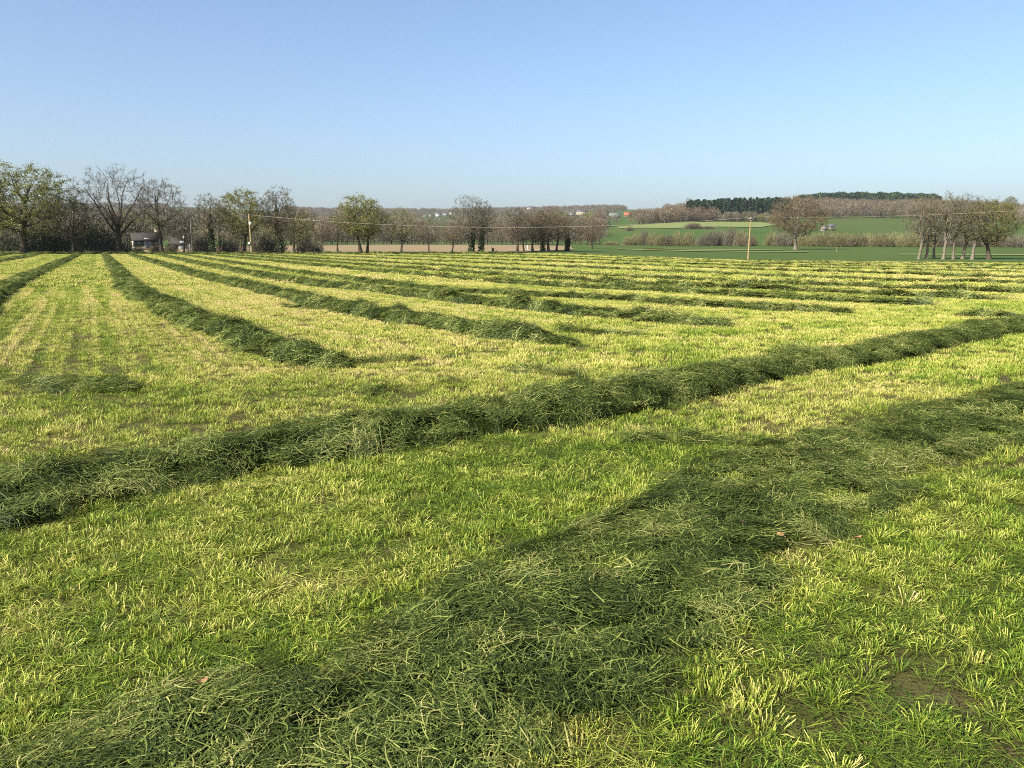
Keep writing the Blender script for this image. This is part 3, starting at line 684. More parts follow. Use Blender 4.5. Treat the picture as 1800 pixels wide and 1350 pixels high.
    if ivy:
        P, rads, top = trunks[0]; m = 900; u = g.uniform(0, 1, m) ** 1.1 * 9 * ivy; k0 = np.minimum(u.astype(int), 8); f = (u - k0)[:, None]; c = P[k0] * (1 - f) + P[k0 + 1] * f
        th = g.uniform(0, 6.28, m); ro = (.035 + .022 * g.uniform(0, 1, m)) * (1.1 - .5 * u / 9 / ivy); nrm = np.c_[np.cos(th), np.sin(th), np.zeros(m)]; c = c + nrm * ro[:, None]
        a1 = unit(g.normal(size=(m, 3))); a2 = unit(np.cross(a1, g.normal(size=(m, 3)))); s = (.013 * g.uniform(.5, 1.3, m))[:, None]
        iv = mesh_from(name + '_ivy', np.stack([c - a1 * s, c + a2 * s * .8, c + a1 * s, c - a2 * s * .8], 1).reshape(-1, 3), [np.arange(4 * m).reshape(-1, 4)], M_IVY, {'rnd': np.repeat(g.uniform(0, 1, m), 4)})
    return trunk, crown, iv, half

KIND = {
 'oak_a': tree_meshes('oak', 1, M_BARK_D, M_TWIG_BROWN, M_BUD_OLIVE, clear=.20, nl=14, half=.46, sub=8, sub2=6, tw=12, buds=26000, budsize=.0065, ang=(20, 78)),
 'oak_b': tree_meshes('oak', 2, M_BARK_D, M_TWIG_BROWN, M_BUD_OLIVE, clear=.24, nl=12, half=.40, sub=7, sub2=6, tw=12, buds=18000, budsize=.0065),
 'vase': tree_meshes('bare', 3, M_BARK_D, M_TWIG_GREY, M_BUD_BRONZE, clear=.24, nl=10, vase=True, half=.46, ang=(6, 66), sub=8, sub2=6, tw=12, buds=900, budsize=.0035, up=.35, twigw=.0021),
 'round_a': tree_meshes('bare', 4, M_BARK_D, M_TWIG_GREY, M_BUD_BRONZE, clear=.26, nl=13, half=.38, sub=8, sub2=6, tw=12, buds=1000, budsize=.004, up=.3),
 'round_b': tree_meshes('bare', 5, M_BARK_D, M_TWIG_BROWN, M_BUD_BRONZE, clear=.22, nl=13, half=.46, sub=8, sub2=6, tw=16, buds=2500, budsize=.005, up=.2),
 'ivied': tree_meshes('bare', 6, M_BARK_D, M_TWIG_GREY, M_BUD_BRONZE, clear=.30, nl=11, half=.30, sub=7, sub2=6, tw=12, buds=600, budsize=.004, ivy=.85, up=.5),
 'clump': tree_meshes('bare', 7, M_BARK_D, M_TWIG_GREY, M_BUD_BRONZE, clear=.22, nl=16, half=.42, sub=7, sub2=6, tw=12, buds=900, budsize=.004, multi=3, ivy=.45, up=.45),
 'slim_a': tree_meshes('slim', 8, M_BARK_D, M_TWIG_BROWN, M_BUD_BRONZE, clear=.28, nl=10, half=.34, sub=6, sub2=5, tw=12, buds=1500, budsize=.006, trunk_r=.020),
 'slim_b': tree_meshes('slim', 9, M_BARK_D, M_TWIG_BROWN, M_BUD_OLIVE, clear=.26, nl=11, half=.36, sub=6, sub2=5, tw=12, buds=3500, budsize=.008, trunk_r=.022),
 'rust': tree_meshes('rust_oak', 10, M_BARK_L, M_TWIG_RED, M_BUD_BRONZE, clear=.22, nl=15, half=.46, sub=9, sub2=7, tw=20, buds=5000, budsize=.006, ang=(18, 82), twigw=.0030),
 'crook_a': tree_meshes('crooked', 11, M_BARK_L, M_TWIG_GREY, M_BUD_OLIVE, clear=.28, nl=10, half=.34, sub=6, sub2=5, tw=14, buds=2000, budsize=.006, crooked=.14, up=.5, trunk_r=.026),
 'crook_b': tree_meshes('crooked', 12, M_BARK_L, M_TWIG_GREY, M_BUD_OLIVE, clear=.32, nl=9, half=.34, sub=6, sub2=5, tw=14, buds=1500, budsize=.006, crooked=.16, up=.5, vase=True, ang=(10, 55), trunk_r=.026),
}
def tree(name, kind, px, r, top, halfpx, label, yaw=None, group=None, cat='tree', lean=0):
    p = at(px, r); h = top_height(px, r, top); hw = halfpx / F * r; tm, cm, im, half = KIND[kind]
    e = bpy.data.objects.new(name, None); COL.objects.link(e); e.location = p; e.empty_display_size = .5
    sx = hw / (half * .98); e.scale = (sx, sx, h * 1.05); e.rotation_euler = (0, R(lean), rng.uniform(0, 6.28) if yaw is None else yaw)
    obj('trunk', tm, e); obj('crown', cm, e)
    if im: obj('ivy', im, e)
    return tag(e, label, cat, group)

LT = 'trees along the far field edge'
TREES = [
 ('oak_tree', 'oak_a', 40, 172, 291, 84, 'largest olive green oak in young leaf at the left border', None),
 ('oak_tree', 'oak_b', -70, 178, 305, 80, 'olive oak half outside the frame at the left border', None),
 ('bare_tree', 'round_b', 128, 171, 345, 44, 'low brown twiggy tree between the olive oak and the spreading bare tree', None),
 ('bare_tree', 'vase', 207, 173, 295, 66, 'large bare tree with spreading limbs forking low, left of the cream house', 2.2),
 ('bare_tree', 'round_a', 284, 171, 318, 44, 'tall bare tree standing in front of the cream house', None),
 ('bare_tree', 'slim_a', 322, 176, 372, 26, 'small brown tree just left of the thin utility pole', None),
 ('ivy_tree', 'ivied', 372, 170, 344, 32, 'pale bare tree with ivied trunk just right of the thin utility pole', None),
 ('oak_tree', 'oak_b', 428, 172, 335, 44, 'yellow olive tree right behind the stout wooden utility pole', None),
 ('ivy_tree', 'ivied', 492, 171, 331, 34, 'tall dark ivied tree right of the stout wooden utility pole', None),
 ('bare_tree', 'round_b', 516, 169, 362, 42, 'broad brown twiggy tree right of the tall ivied tree', None),
 ('bare_tree', 'slim_a', 593, 170, 374, 28, 'slim lone tree at the left end of the ploughed field', None),
 ('oak_tree', 'oak_b', 634, 170, 345, 46, 'round olive brown tree with twin trunks before the ploughed field', None),
 ('bare_tree', 'slim_b', 645, 171.5, 362, 40, 'second stem leaning against the round olive brown tree', None),
 ('budding_tree', 'slim_b', 705, 170, 366, 30, 'yellow green tree standing alone before the ploughed field', None),
 ('bare_tree', 'slim_a', 753, 169, 388, 24, 'thin small tree right of the yellow green tree', None),
 ('bare_tree', 'slim_a', 794, 173, 394, 24, 'small tree tucked left of the big rounded bare clump', None),
 ('bare_tree', 'clump', 828, 171, 344, 42, 'big rounded bare clump with several ivied trunks in mid picture', None),
 ('ivy_tree', 'ivied', 845, 172, 358, 28, 'dark ivied trunk at the right side of the big bare clump', None),
 ('bare_tree', 'round_a', 909, 183, 366, 32, 'bare tree with twin trunks, first after the gap right of the big clump', None),
 ('bare_tree', 'slim_a', 921, 186, 372, 24, 'slender stem beside the twin trunk tree in the row before the track', None),
 ('bare_tree', 'round_b', 936, 190, 372, 34, 'stout dark trunk in the middle of the row along the track', None),
 ('ivy_tree', 'ivied', 954, 194, 374, 26, 'ivied tree between the stout dark trunk and the pale trunk', None),
 ('bare_tree', 'round_b', 964, 190, 366, 40, 'broad brown crown with pale trunk beside the farm track', None),
 ('bare_tree', 'slim_b', 978, 198, 374, 30, 'dark leaning tree right of the pale trunk by the track', None),
 ('ivy_tree', 'clump', 997, 202, 376, 38, 'thick ivied tree at the bend of the farm track', None),
 ('bare_tree', 'round_b', 1040, 262, 384, 26, 'last small tree of the row, alone where the green meadow begins', None),
 ('oak_tree', 'rust', 1399, 312, 346, 47, 'isolated rust brown round oak standing in the green meadow', None)]
for nm, kd, px, r, top, hp, lb, yw in TREES: tree(nm, kd, px, r, top, hp, lb, yw, LT if px < 1045 else None)
rt = [(1617, 352, 30, 'crook_b'), (1630, 349, 26, 'crook_a'), (1643, 346, 26, 'crook_a'), (1660, 341, 32, 'crook_b'), (1678, 347, 24, 'crook_a'), (1694, 344, 32, 'crook_b'), (1711, 348, 30, 'crook_a'), (1741, 353, 44, 'oak_b')]
for i, (px, top, hp, kd) in enumerate(rt):
    tree('crooked_tree', kd, px, 183 + (i % 3) * 2.5, top, hp, f'{ORD[i]} crooked pale trunk from the left in the grove at the right' if i < 7 else 'olive tree closing the right end of the pale trunked grove', None, 'grove of crooked trees at the right', lean=rng.normal(0, 3))

# ---- bushes
def bush_mesh(name, seed, twig, stems=70, per=26, leaf=None, twigw=.012, leaves=0, shape=1.0):
    g = np.random.default_rng(seed); n = stems * per
    th = g.uniform(0, 6.28, n); u = g.uniform(0, 1, n) ** .6; ph = np.arccos(g.uniform(.02, 1, n))
    lob = .78 + .30 * vnoise(th * 1.3 + seed, ph * 2, seed); rr = u * lob
    p = np.c_[rr * np.sin(ph) * np.cos(th), rr * np.sin(ph) * np.sin(th), rr * np.cos(ph) * 1.0]
    d = unit(p * [.7, .7, 1] + g.normal(0, .35, (n, 3)) * .5 + [0, 0, .45]); L = g.uniform(.12, .32, n); side = unit(np.cross(d, g.normal(size=(n, 3)))) * (twigw * g.uniform(.5, 1.4, n))[:, None]
    V = np.stack([p - side, p + side, p + d * L[:, None]], 1).reshape(-1, 3); T = np.arange(3 * n).reshape(-1, 3); rn = np.repeat(g.uniform(0, 1, n), 3)
    mats = [twig]; Qb = np.zeros((0, 4), int)
    if leaves:
        i = g.integers(0, n, leaves); c = p[i] + d[i] * (L[i] * .8)[:, None]; a1 = unit(g.normal(size=(leaves, 3))); a2 = unit(np.cross(a1, g.normal(size=(leaves, 3)))); s = (.045 * g.uniform(.5, 1.3, leaves))[:, None]
        VB = np.stack([c - a1 * s, c + a2 * s * .6, c + a1 * s, c - a2 * s * .6], 1).reshape(-1, 3); Qb = np.arange(4 * leaves).reshape(-1, 4) + len(V); V = np.r_[V, VB]; rn = np.r_[rn, np.repeat(g.uniform(0, 1, leaves), 4)]; mats = [twig, leaf]
    return mesh_from(name, V, [Qb, T], mats, {'rnd': rn}, mat_idx=np.r_[np.ones(len(Qb), int), np.zeros(n, int)])
B_WILLOW = [bush_mesh('willow_bush', 20 + i, M_WILLOW, 90, 26) for i in range(3)]
B_BROWN = [bush_mesh('brown_bush', 30 + i, M_TWIG_BROWN, 90, 26, twigw=.014) for i in range(3)]
B_GREY = [bush_mesh('grey_bush', 40 + i, M_TWIG_GREY, 90, 26) for i in range(3)]
B_DARK = [bush_mesh('dark_shrub', 50 + i, M_TWIG_GREY, 60, 24, M_IVY, .012, 600) for i in range(3)]
def bush(name, meshes, px, r, top, halfpx, label, group, cat='bush'):
    o = obj(name, meshes[int(rng.integers(0, 3))]); o.location = at(px, r) - Vector((0, 0, .2)); h = top_height(px, r, top) + .2; hw = halfpx / F * r
    o.scale = (hw * 1.05, hw * 1.05, h * 1.02); o.rotation_euler = (0, 0, rng.uniform(0, 6.28)); return tag(o, label, cat, group)
VB_ = 'bushes along the valley stream'
wil = [(1075, 424, 13, 'w'), (1104, 416, 11, 'w'), (1119, 411, 10, 'w'), (1133, 405, 9, 'g'), (1146, 410, 10, 'w'), (1162, 411, 12, 'w'), (1176, 412, 10, 'g'), (1190, 408, 11, 'w'), (1211, 409, 12, 'w'), (1236, 411, 9, 'g'), (1250, 404, 12, 'g'), (1266, 403, 12, 'g'), (1284, 401, 13, 'g'), (1303, 406, 12, 'b'), (1322, 415, 8, 'b'),
       (1356, 410, 13, 'w'), (1374, 408, 13, 'g'), (1392, 413, 10, 'b'), (1412, 410, 11, 'w'), (1432, 411, 13, 'w'), (1452, 407, 16, 'w'), (1478, 408, 20, 'w'), (1502, 410, 17, 'w'), (1525, 412, 15, 'w'), (1548, 410, 17, 'w'), (1572, 409, 16, 'w'), (1597, 410, 18, 'w'), (1625, 411, 18, 'w'), (1655, 412, 19, 'g'), (1688, 412, 18, 'g'), (1720, 414, 19, 'g'), (1752, 412, 18, 'b'), (1785, 413, 19, 'g')]
il, ir = 0, 0
for px, top, hp, k in wil:
    col_, nm, ms = {'w': ('pale yellowish willow', 'willow_bush', B_WILLOW), 'g': ('grey twiggy', 'scrub_bush', B_GREY), 'b': ('dark brown', 'scrub_bush', B_BROWN)}[k]
    if px < 1330: lb = f'{col_} bush, {ORD[il]} from the left along the valley stream'; il += 1
    else: lb = f'{col_} bush, {ORD[ir]} in the stream hedge right of the tall pole'; ir += 1
    bush(nm, ms, px, 395 + (px % 7) * 2, top, hp * 1.15, lb, VB_)
for px, top, hp, lb in [(1218, 392, 17, 'grey thicket island on the slope below the bare wood'), (1245, 397, 14, 'low bush right of the grey thicket on the slope'), (1106, 398, 8, 'small bush by the pale track on the slope')]: bush('scrub_bush', B_BROWN, px, 690, top, hp, lb, 'bushes on the slope')
sh = [(12, 415, 24), (62, 405, 22), (92, 398, 22), (118, 392, 24), (150, 385, 24), (176, 392, 20), (198, 402, 18), (222, 426, 13), (243, 431, 9), (276, 430, 9), (300, 428, 12), (345, 408, 16), (360, 412, 16), (395, 416, 15), (410, 418, 15), (452, 412, 16), (470, 408, 16), (490, 412, 15), (535, 415, 16), (555, 420, 14)]
for i, (px, top, hp) in enumerate(sh): bush('hedge_shrub', B_DARK, px, 176 + (i % 4) * 2, top, hp * 1.1, f'dark shrub under the far trees, {ORD[i]} from the left border', 'shrubs under the left trees', 'shrub')

# ------------------------------------------------------------------ woods on the far slopes: one mass each
def lod_crown(seed, mat, kind):
    g = np.random.default_rng(seed); mb = MB()
    if kind == 'bare':
        n = 520; th = g.uniform(0, 6.28, n); ph = np.arccos(g.uniform(-.9, 1, n)); u = g.uniform(.2, 1, n) ** .5; p = np.c_[.36 * u * np.sin(ph) * np.cos(th), .36 * u * np.sin(ph) * np.sin(th), .54 + .44 * u * np.cos(ph)]
        d = unit((p - [0, 0, .2]) + g.normal(0, .2, (n, 3))); L = g.uniform(.05, .14, n); w = .010
        for s in (-1, 0, 1): mb.tube([(0, 0, 0), (s * .02, .01 * s, .35), (s * .12, s * -.08, .75)], np.array([.022, .016, .006]), 3, cap=False, a=.1)
    elif kind == 'pine':
        n = 420; th = g.uniform(0, 6.28, n); ph = np.arccos(g.uniform(-.5, 1, n)); u = g.uniform(.3, 1, n) ** .5; p = np.c_[.36 * u * np.sin(ph) * np.cos(th), .36 * u * np.sin(ph) * np.sin(th), .72 + .26 * u * np.cos(ph)]
        d = unit(g.normal(size=(n, 3))); L = g.uniform(.06, .13, n); w = .05; mb.tube([(0, 0, 0), (.01, 0, .4), (0, .01, .8)], np.array([.025, .02, .01]), 4, cap=False, a=.9)
    else:
        n = 420; h = g.uniform(.12, 1, n); th = g.uniform(0, 6.28, n); rad = .20 * (1.04 - h) * g.uniform(.3, 1, n) ** .4 + .005; p = np.c_[rad * np.cos(th), rad * np.sin(th), h]
        d = unit(np.c_[np.cos(th), np.sin(th), np.full(n, -.25)] + g.normal(0, .3, (n, 3))); L = g.uniform(.05, .11, n); w = .04; mb.tube([(0, 0, 0), (0, 0, .5), (0, 0, .98)], np.array([.02, .014, .003]), 4, cap=False, a=.3)
    side = unit(np.cross(d, g.normal(size=(n, 3)))) * (w * g.uniform(.5, 1.4, n))[:, None]
    mb.add(np.stack([p - side, p + side, p + d * L[:, None]], 1).reshape(-1, 3), T=np.arange(3 * n).reshape(-1, 3), a=np.repeat(g.uniform(0, 1, n), 3))
    return bpy.data.objects.new('wood_tree', mb.mesh('wood_tree', mat))
M_TWIG_PALE = mat_leafy('pale_twigs', (0.093, 0.077, 0.053), (0.186, 0.158, 0.112), .15)
def lods(seed, mats, kind='bare'): return [lod_crown(seed + i, m, kind) for i, m in enumerate(mats)]
LOD = {'bare': lods(60, [M_TWIG_BROWN, M_TWIG_PALE, M_TWIG_GREY, M_BUD_BRONZE, M_TWIG_GREY]), 'red': lods(70, [M_TWIG_RED, M_TWIG_PALE, M_TWIG_RED, M_BUD_BRONZE, M_TWIG_PALE]),
       'grey': lods(80, [M_TWIG_PALE, M_TWIG_GREY, M_WILLOW, M_BUD_OLIVE, M_TWIG_PALE]), 'fir': lods(90, [M_PINE] * 5, 'fir'), 'pine': lods(100, [M_PINE, M_PINE, M_PINE, M_IVY, M_PINE], 'pine')}
LG = {k: scatter_group('wood_' + k, v) for k, v in LOD.items()}
def wood(name, kind, pxs, r0, r1, spacing, h, label, cat='woodland', hv=.25, gap=()):
    g = np.random.default_rng(int(abs(pxs[0]) * 7 + r0[0])); lo, hi = min(r0), max(r1); az0, az1 = px_az(pxs[0]), px_az(pxs[-1])
    n = int((az1 - az0) / 2 * (hi * hi - lo * lo) / spacing ** 2)
    a = g.uniform(az0, az1, n); r = np.sqrt(g.uniform(lo * lo, hi * hi, n)); A = px_az(pxs); k = (r > np.interp(a, A, r0)) & (r < np.interp(a, A, r1)); a, r = a[k], r[k]
    for g0, g1, pr in gap: k = ~((a > px_az(g0)) & (a < px_az(g1)) & (g.uniform(0, 1, len(a)) < pr)); a, r = a[k], r[k]
    k = fbm(r * np.sin(a) / 60, r * np.cos(a) / 60, 77, 2) > .22; a, r = a[k], r[k]; n = len(a)
    x, y = r * np.sin(a), r * np.cos(a); hh = h * g.uniform(1 - hv, 1 + hv, n); ww = hh * g.uniform(.85, 1.35, n)
    o = scatter_obj(name, LG[kind], np.c_[x, y, terrain(x, y) - .3], np.c_[np.zeros((n, 2)), g.uniform(0, 6.28, n)], np.c_[ww, ww, hh], g.integers(0, 5, n), g.uniform(0, 1, n), M_TWIG_BROWN)
    return tag(o, label, cat, kind='stuff')
wood('bare_woodland', 'red', [1045, 1100, 1180, 1262], [860, 840, 850, 868], [960, 1000, 1010, 960], 7.5, 13, 'reddish brown bare wood on the slope below the skyline', gap=((1062, 1120, .95),))
wood('conifer_wood', 'fir', [1205, 1250, 1330, 1385], [905, 890, 885, 900], [1150, 1160, 1200, 1200], 7.5, 17, 'dark green conifer plantation on the right hillside')
wood('bare_woodland', 'grey', [1262, 1300, 1380], [860, 862, 860], [880, 884, 890], 6, 9, 'low grey scrub along the foot of the conifer plantation')
wood('bare_woodland', 'red', [1170, 1250, 1400, 1470], [1240, 1240, 1230, 1240], [1400, 1420, 1430, 1420], 11, 15, 'brown bare tree tops on the skyline behind the conifers')
wood('bare_woodland', 'bare', [1395, 1450, 1560, 1640], [960, 985, 1000, 1010], [1330, 1340, 1330, 1330], 10.5, 14, 'grey brown bare wood below the hilltop pines')
wood('pine_wood', 'pine', [1405, 1460, 1560, 1640], [1330, 1290, 1290, 1330], [1480, 1500, 1500, 1480], 9.5, 18, 'dark pine wood crowning the right hilltop')
wood('bare_woodland', 'bare', [1640, 1720, 1830], [900, 900, 900], [1500, 1500, 1500], 15, 13, 'brown wood on the slope behind the right grove')
wood('bare_woodland', 'bare', [540, 760, 900, 1060], [400, 400, 400, 410], [440, 440, 440, 440], 6.5, 8, 'brown hedge wood behind the ploughed field', gap=((745, 795, .5),))
wood('bare_woodland', 'red', [540, 740, 860, 1060], [520, 520, 520, 560], [700, 700, 640, 700], 10, 12, 'bare brown wood filling the valley behind the ploughed field', gap=((738, 798, .8),))
wood('bare_woodland', 'grey', [520, 740, 900, 1050], [900, 1000, 1000, 1050], [1300, 1350, 1350, 1300], 15, 13, 'grey bare woods in the middle distance', gap=((738, 798, .85), (995, 1050, .8)))
wood('bare_woodland', 'red', [520, 760, 1060], [740, 740, 740], [860, 880, 840], 12, 11, 'brown copse on the rising slope beyond the valley trees', gap=((738, 798, .9), (1010, 1060, .5)))
wood('bare_woodland', 'bare', [520, 800, 1075], [1380, 1380, 1420], [1640, 1640, 1640], 17, 12, 'grey woodland belt below the far skyline', gap=((740, 800, .85), (1000, 1045, .8)))
wood('bare_woodland', 'bare', [520, 900, 1100], [1700, 1800, 1900], [2500, 2500, 2500], 25, 13, 'far hazy woods under the skyline', gap=((738, 802, .9), (1000, 1060, .7)))
wood('skyline_wood', 'bare', [500, 700, 900, 1090], [2700, 2700, 2800, 2800], [3300, 3300, 3300, 3300], 22, 15, 'distant dark wood along the skyline')
wood('bare_woodland', 'grey', [-60, 200, 540], [300, 300, 300], [420, 420, 400], 10, 11, 'brown woods behind the left trees')
wood('bare_woodland', 'bare', [-60, 300, 540], [800, 800, 800], [1700, 1700, 1600], 22, 15, 'grey woods on the slope beyond the left trees')
wood('skyline_wood', 'bare', [-60, 120, 300], [2500, 2600, 2800], [3300, 3300, 3300], 24, 15, 'far blue grey wood on the left skyline')

# solitary skyline trees
for px, r, top, hp, kd, lb in [(1209, 1000, 349, 10, 'round_b', 'round brown tree on the skyline above the bare wood'), (1769, 1250, 346, 11, 'oak_b', 'round dark tree on the skyline behind the right grove')]:
    tree('skyline_tree', kd, px, r, top, hp, lb, None, 'solitary skyline trees')

# ------------------------------------------------------------------ poles and wires
M_POLE = mat_simple('weathered_pole', (0.279, 0.209, 0.115), (0.189, 0.135, 0.074), 4, bump=.3)
M_METAL = mat_simple('galvanised_metal', (.12, .12, .12), (.08, .08, .08), 6, .5, .5)
M_GLASS = mat_simple('white_insulator', (.75, .74, .70), (.62, .62, .60), 5, .3, .5)
M_WIRE = mat_simple('power_cable', (.30, .27, .21), (.24, .21, .16), 2, .5, .4)
def pole(name, px, r, top, rad, arm, label, lean=0.0, box=False, mat=None):
    p = at(px, r); h = top_height(px, r, top); e = bpy.data.objects.new(name, None); COL.objects.link(e); e.location = p; e.rotation_euler = (0, R(lean), 0)
    mb = MB(); z = np.linspace(-.3, h, 9); mb.tube(np.c_[0 * z, 0 * z, z], np.linspace(rad, rad * .68, 9), 12); obj('post', mb.mesh('post', mat or M_POLE, True), e)
    tops = []
    if arm:
        mb = MB(); mb.box((0, -rad * .8, h - .25), (arm, .12, .14)); ca = obj('crossarm', mb.mesh('crossarm', M_METAL), e)
        mb = MB(); mb.tube([(-arm * .3, -rad * .8, h - .3), (0, -rad * .9, h - .8)], .03, 5); mb.tube([(arm * .3, -rad * .8, h - .3), (0, -rad * .9, h - .8)], .03, 5); obj('brace', mb.mesh('brace', M_METAL), e)
        for s in (-.48, .12, .48):
            mb = MB(); zz = np.array([0, .05, .10, .14, .2, .25]); mb.tube(np.c_[zz * 0 + s * arm, zz * 0 - rad * .8, h - .18 + zz], np.array([.025, .06, .05, .08, .06, .03]) * 1.6, 8); obj('insulator', mb.mesh('insulator', M_METAL, True), e); tops.append(e.location + Vector((s * arm, -rad * .8, h + .1)))
    else:
        mb = MB(); mb.tube([(0, -rad, h - .35), (0, -rad - .22, h - .28), (0, -rad - .25, h - .12)], .03, 6); obj('hook', mb.mesh('hook', M_METAL), e); tops.append(e.location + Vector((0, -rad - .25, h - .15)))
    if box:
        for dz, dx, sx in ((h * .76, .18, .42), (h * .27, -.22, .30)):
            mb = MB(); mb.box((dx, -rad - .08, dz), (sx, .26, sx * 1.25)); mb.box((dx, -rad - .08, dz + sx * .66), (sx * 1.12, .32, .05)); b = obj('junction_box', mb.mesh('junction_box', M_GLASS), e)
    tag(e, label, 'utility pole', 'utility poles'); return tops
tA = pole('utility_pole', 337, 171, 377, .12, 0, 'thin grey utility pole among the left trees', 0.6, mat=mat_simple('grey_pole', (.30, .27, .22), (.2, .18, .15), 4))
tB = pole('utility_pole', 442, 166, 376, .20, 0, 'stout wooden utility pole with white boxes at the field edge', -1.4, True)
tC = pole('utility_pole', 1316, 152, 382, .155, 1.15, 'tall slim wooden pole with crossarm standing in the open right part', 1.3)
def wire(a, b, sag, label, rad=.028):
    t = np.linspace(0, 1, 40)[:, None]; P = np.array(a)[None] * (1 - t) + np.array(b)[None] * t; P[:, 2] -= (4 * sag * t * (1 - t))[:, 0]
    mb = MB(); mb.tube(P, rad, 5, cap=False); tag(obj('power_cable', mb.mesh('power_cable', M_WIRE, True)), label, 'cable', 'overhead cables')
hB = tB[0] + Vector((.18, 0, -.05)); hC = tC[1] + Vector((.10, 0, -.1))
wire(hB, hC, 2.0, 'sagging overhead cable between the stout pole and the slim pole', .020)
p2 = at(2150, 128); p2.z += 8.4
wire(tC[2], p2, .9, 'overhead cable leaving the slim pole past the right grove', .011)

# ------------------------------------------------------------------ houses
def mat_wall(name, c): return mat_simple(name, c, tuple(v * .86 for v in c), .8)
M_CREAM, M_WHITE, M_STONE = mat_wall('cream_render', (.38, .32, .23)), mat_wall('white_render', (.36, .355, .34)), mat_wall('grey_stone', (.14, .125, .10))
M_SLATE, M_TILE, M_SHEET = mat_simple('slate_roof', (.10, .10, .115), (.065, .065, .075), 1.5), mat_simple('orange_tile_roof', (.24, .095, .055), (.18, .07, .042), 1.2), mat_simple('grey_green_sheet_roof', (.12, .15, .14), (.09, .12, .11), .8)
M_BROOF = mat_simple('brown_slate_roof', (.045, .039, .035), (.03, .026, .023), 1.5)
M_PANE = mat_simple('window_pane', (.03, .035, .045), (.02, .025, .03), 2, .15, .5); M_DOOR = mat_simple('door_paint', (.12, .16, .20), (.09, .12, .15), 2)
def house(name, px, r, wpx, hpx_wall, hpx_roof, wall, roof, label, cat='house', yaw=0.0, nwin=3, depth=.6, dz=0.0, chim=True):
    p = at(px, r); k = r / F; w = wpx * k; h = hpx_wall * k; rh = hpx_roof * k; d = w * depth
    e = bpy.data.objects.new(name, None); COL.objects.link(e); e.location = p + Vector((0, 0, dz)); e.rotation_euler = (0, 0, -float(px_az(px)) + yaw)
    mb = MB(); mb.box((0, 0, h / 2 - .5), (w, d, h + 1)); mb.add([(-w / 2, -d / 2, h), (-w / 2, d / 2, h), (-w / 2, 0, h + rh)], T=[[0, 1, 2]]); mb.add([(w / 2, -d / 2, h), (w / 2, d / 2, h), (w / 2, 0, h + rh)], T=[[1, 0, 2]])
    obj('wall', mb.mesh('wall', wall), e)
    o_ = .35; sl = rh / (d / 2); mb = MB(); yo = d / 2 + o_; zo = h - sl * o_; t_ = .18
    V = [(-w / 2 - o_, -yo, zo), (w / 2 + o_, -yo, zo), (w / 2 + o_, 0, h + rh + .02), (-w / 2 - o_, 0, h + rh + .02), (-w / 2 - o_, yo, zo), (w / 2 + o_, yo, zo)]
    V2 = [(a, b, c + t_) for a, b, c in V]; mb.add(V + V2, Q=[[6, 7, 8, 9], [9, 8, 11, 10], [1, 0, 3, 2], [2, 3, 4, 5], [0, 1, 7, 6], [5, 4, 10, 11], [0, 6, 9, 3], [3, 9, 10, 4], [1, 2, 8, 7], [2, 5, 11, 8]]); ro = obj('roof', mb.mesh('roof', roof), e)
    if chim: mb = MB(); mb.box((w * .36, .1, h + rh + .3), (.7, .6, 1.6)); mb.box((w * .36, .1, h + rh + 1.15), (.85, .75, .12)); obj('chimney', mb.mesh('chimney', wall), ro)
    for i in range(nwin):
        cx = (i + .5) / nwin * w - w / 2; isd = i == nwin // 2 and nwin > 1; ww, wh = (1.0, 2.1) if isd else (1.1, 1.3); zc = 1.05 if isd else min(1.6, h * .55)
        mb = MB(); mb.box((cx, -d / 2 - .02, zc), (ww + .2, .06, wh + .2)); f_ = obj('door' if isd else 'window', mb.mesh('frame', M_WHITE), e)
        mb = MB(); mb.box((cx, -d / 2 - .06, zc), (ww, .04, wh)); obj('panel' if isd else 'pane', mb.mesh('pane', M_DOOR if isd else M_PANE), f_)
    return tag(e, label, cat)
house('house', 258, 214, 42, 13, 9, M_CREAM, M_BROOF, 'long cream house with dark roof behind the left trees', yaw=.1, nwin=5, depth=.4, dz=.7)
house('house', 316, 236, 22, 10, 8, M_CREAM, M_BROOF, 'smaller cream outbuilding just left of the thin pole', 'outbuilding', -.2, 2, .6)
house('house', 771, 1900, 9, 4.6, 3, M_WHITE, M_SLATE, 'bright white house in the valley, largest of the white ones left of the clump', yaw=.2, nwin=3, dz=4)
house('house', 748, 1880, 6, 2.6, 2, M_WHITE, M_SLATE, 'small white house left of the bright white one', yaw=-.2, nwin=2, dz=4)
house('house', 759, 1950, 5, 2.2, 2, M_CREAM, M_SLATE, 'tiny cream house between the two white houses', yaw=.4, nwin=2, dz=4)
house('house', 784, 2120, 7, 2.6, 2.2, M_WHITE, M_SLATE, 'white house up the slope right of the bright white one', yaw=.3, nwin=2, dz=5)
house('house', 793, 2260, 6, 2.4, 2, M_CREAM, M_SLATE, 'topmost pale house of the valley hamlet', yaw=-.3, nwin=2, dz=5)
house('house', 930, 2700, 7, 2.6, 2.2, M_WHITE, M_SLATE, 'far white house below the pale hilltop field', yaw=-.1, nwin=2, dz=8)
house('house', 1021, 1330, 16, 4.2, 3.6, M_CREAM, M_SLATE, 'pale cream farmhouse on the crest left of the red roof', yaw=.1, nwin=3, dz=8)
house('house', 1004, 1400, 9, 2.4, 2.2, M_WHITE, M_SLATE, 'small white house left of the cream farmhouse on the crest', yaw=-.3, nwin=2, dz=8)
house('barn', 1080, 1080, 20, 4.5, 3, M_STONE, M_SHEET, 'long low barn with grey green roof beside the red roofed house', 'barn', .1, 4, .45, 5, False)
house('house', 1102, 1060, 11, 2.4, 5.2, M_STONE, M_TILE, 'house with steep orange red tiled roof on the slope', yaw=-.15, nwin=2, dz=5)
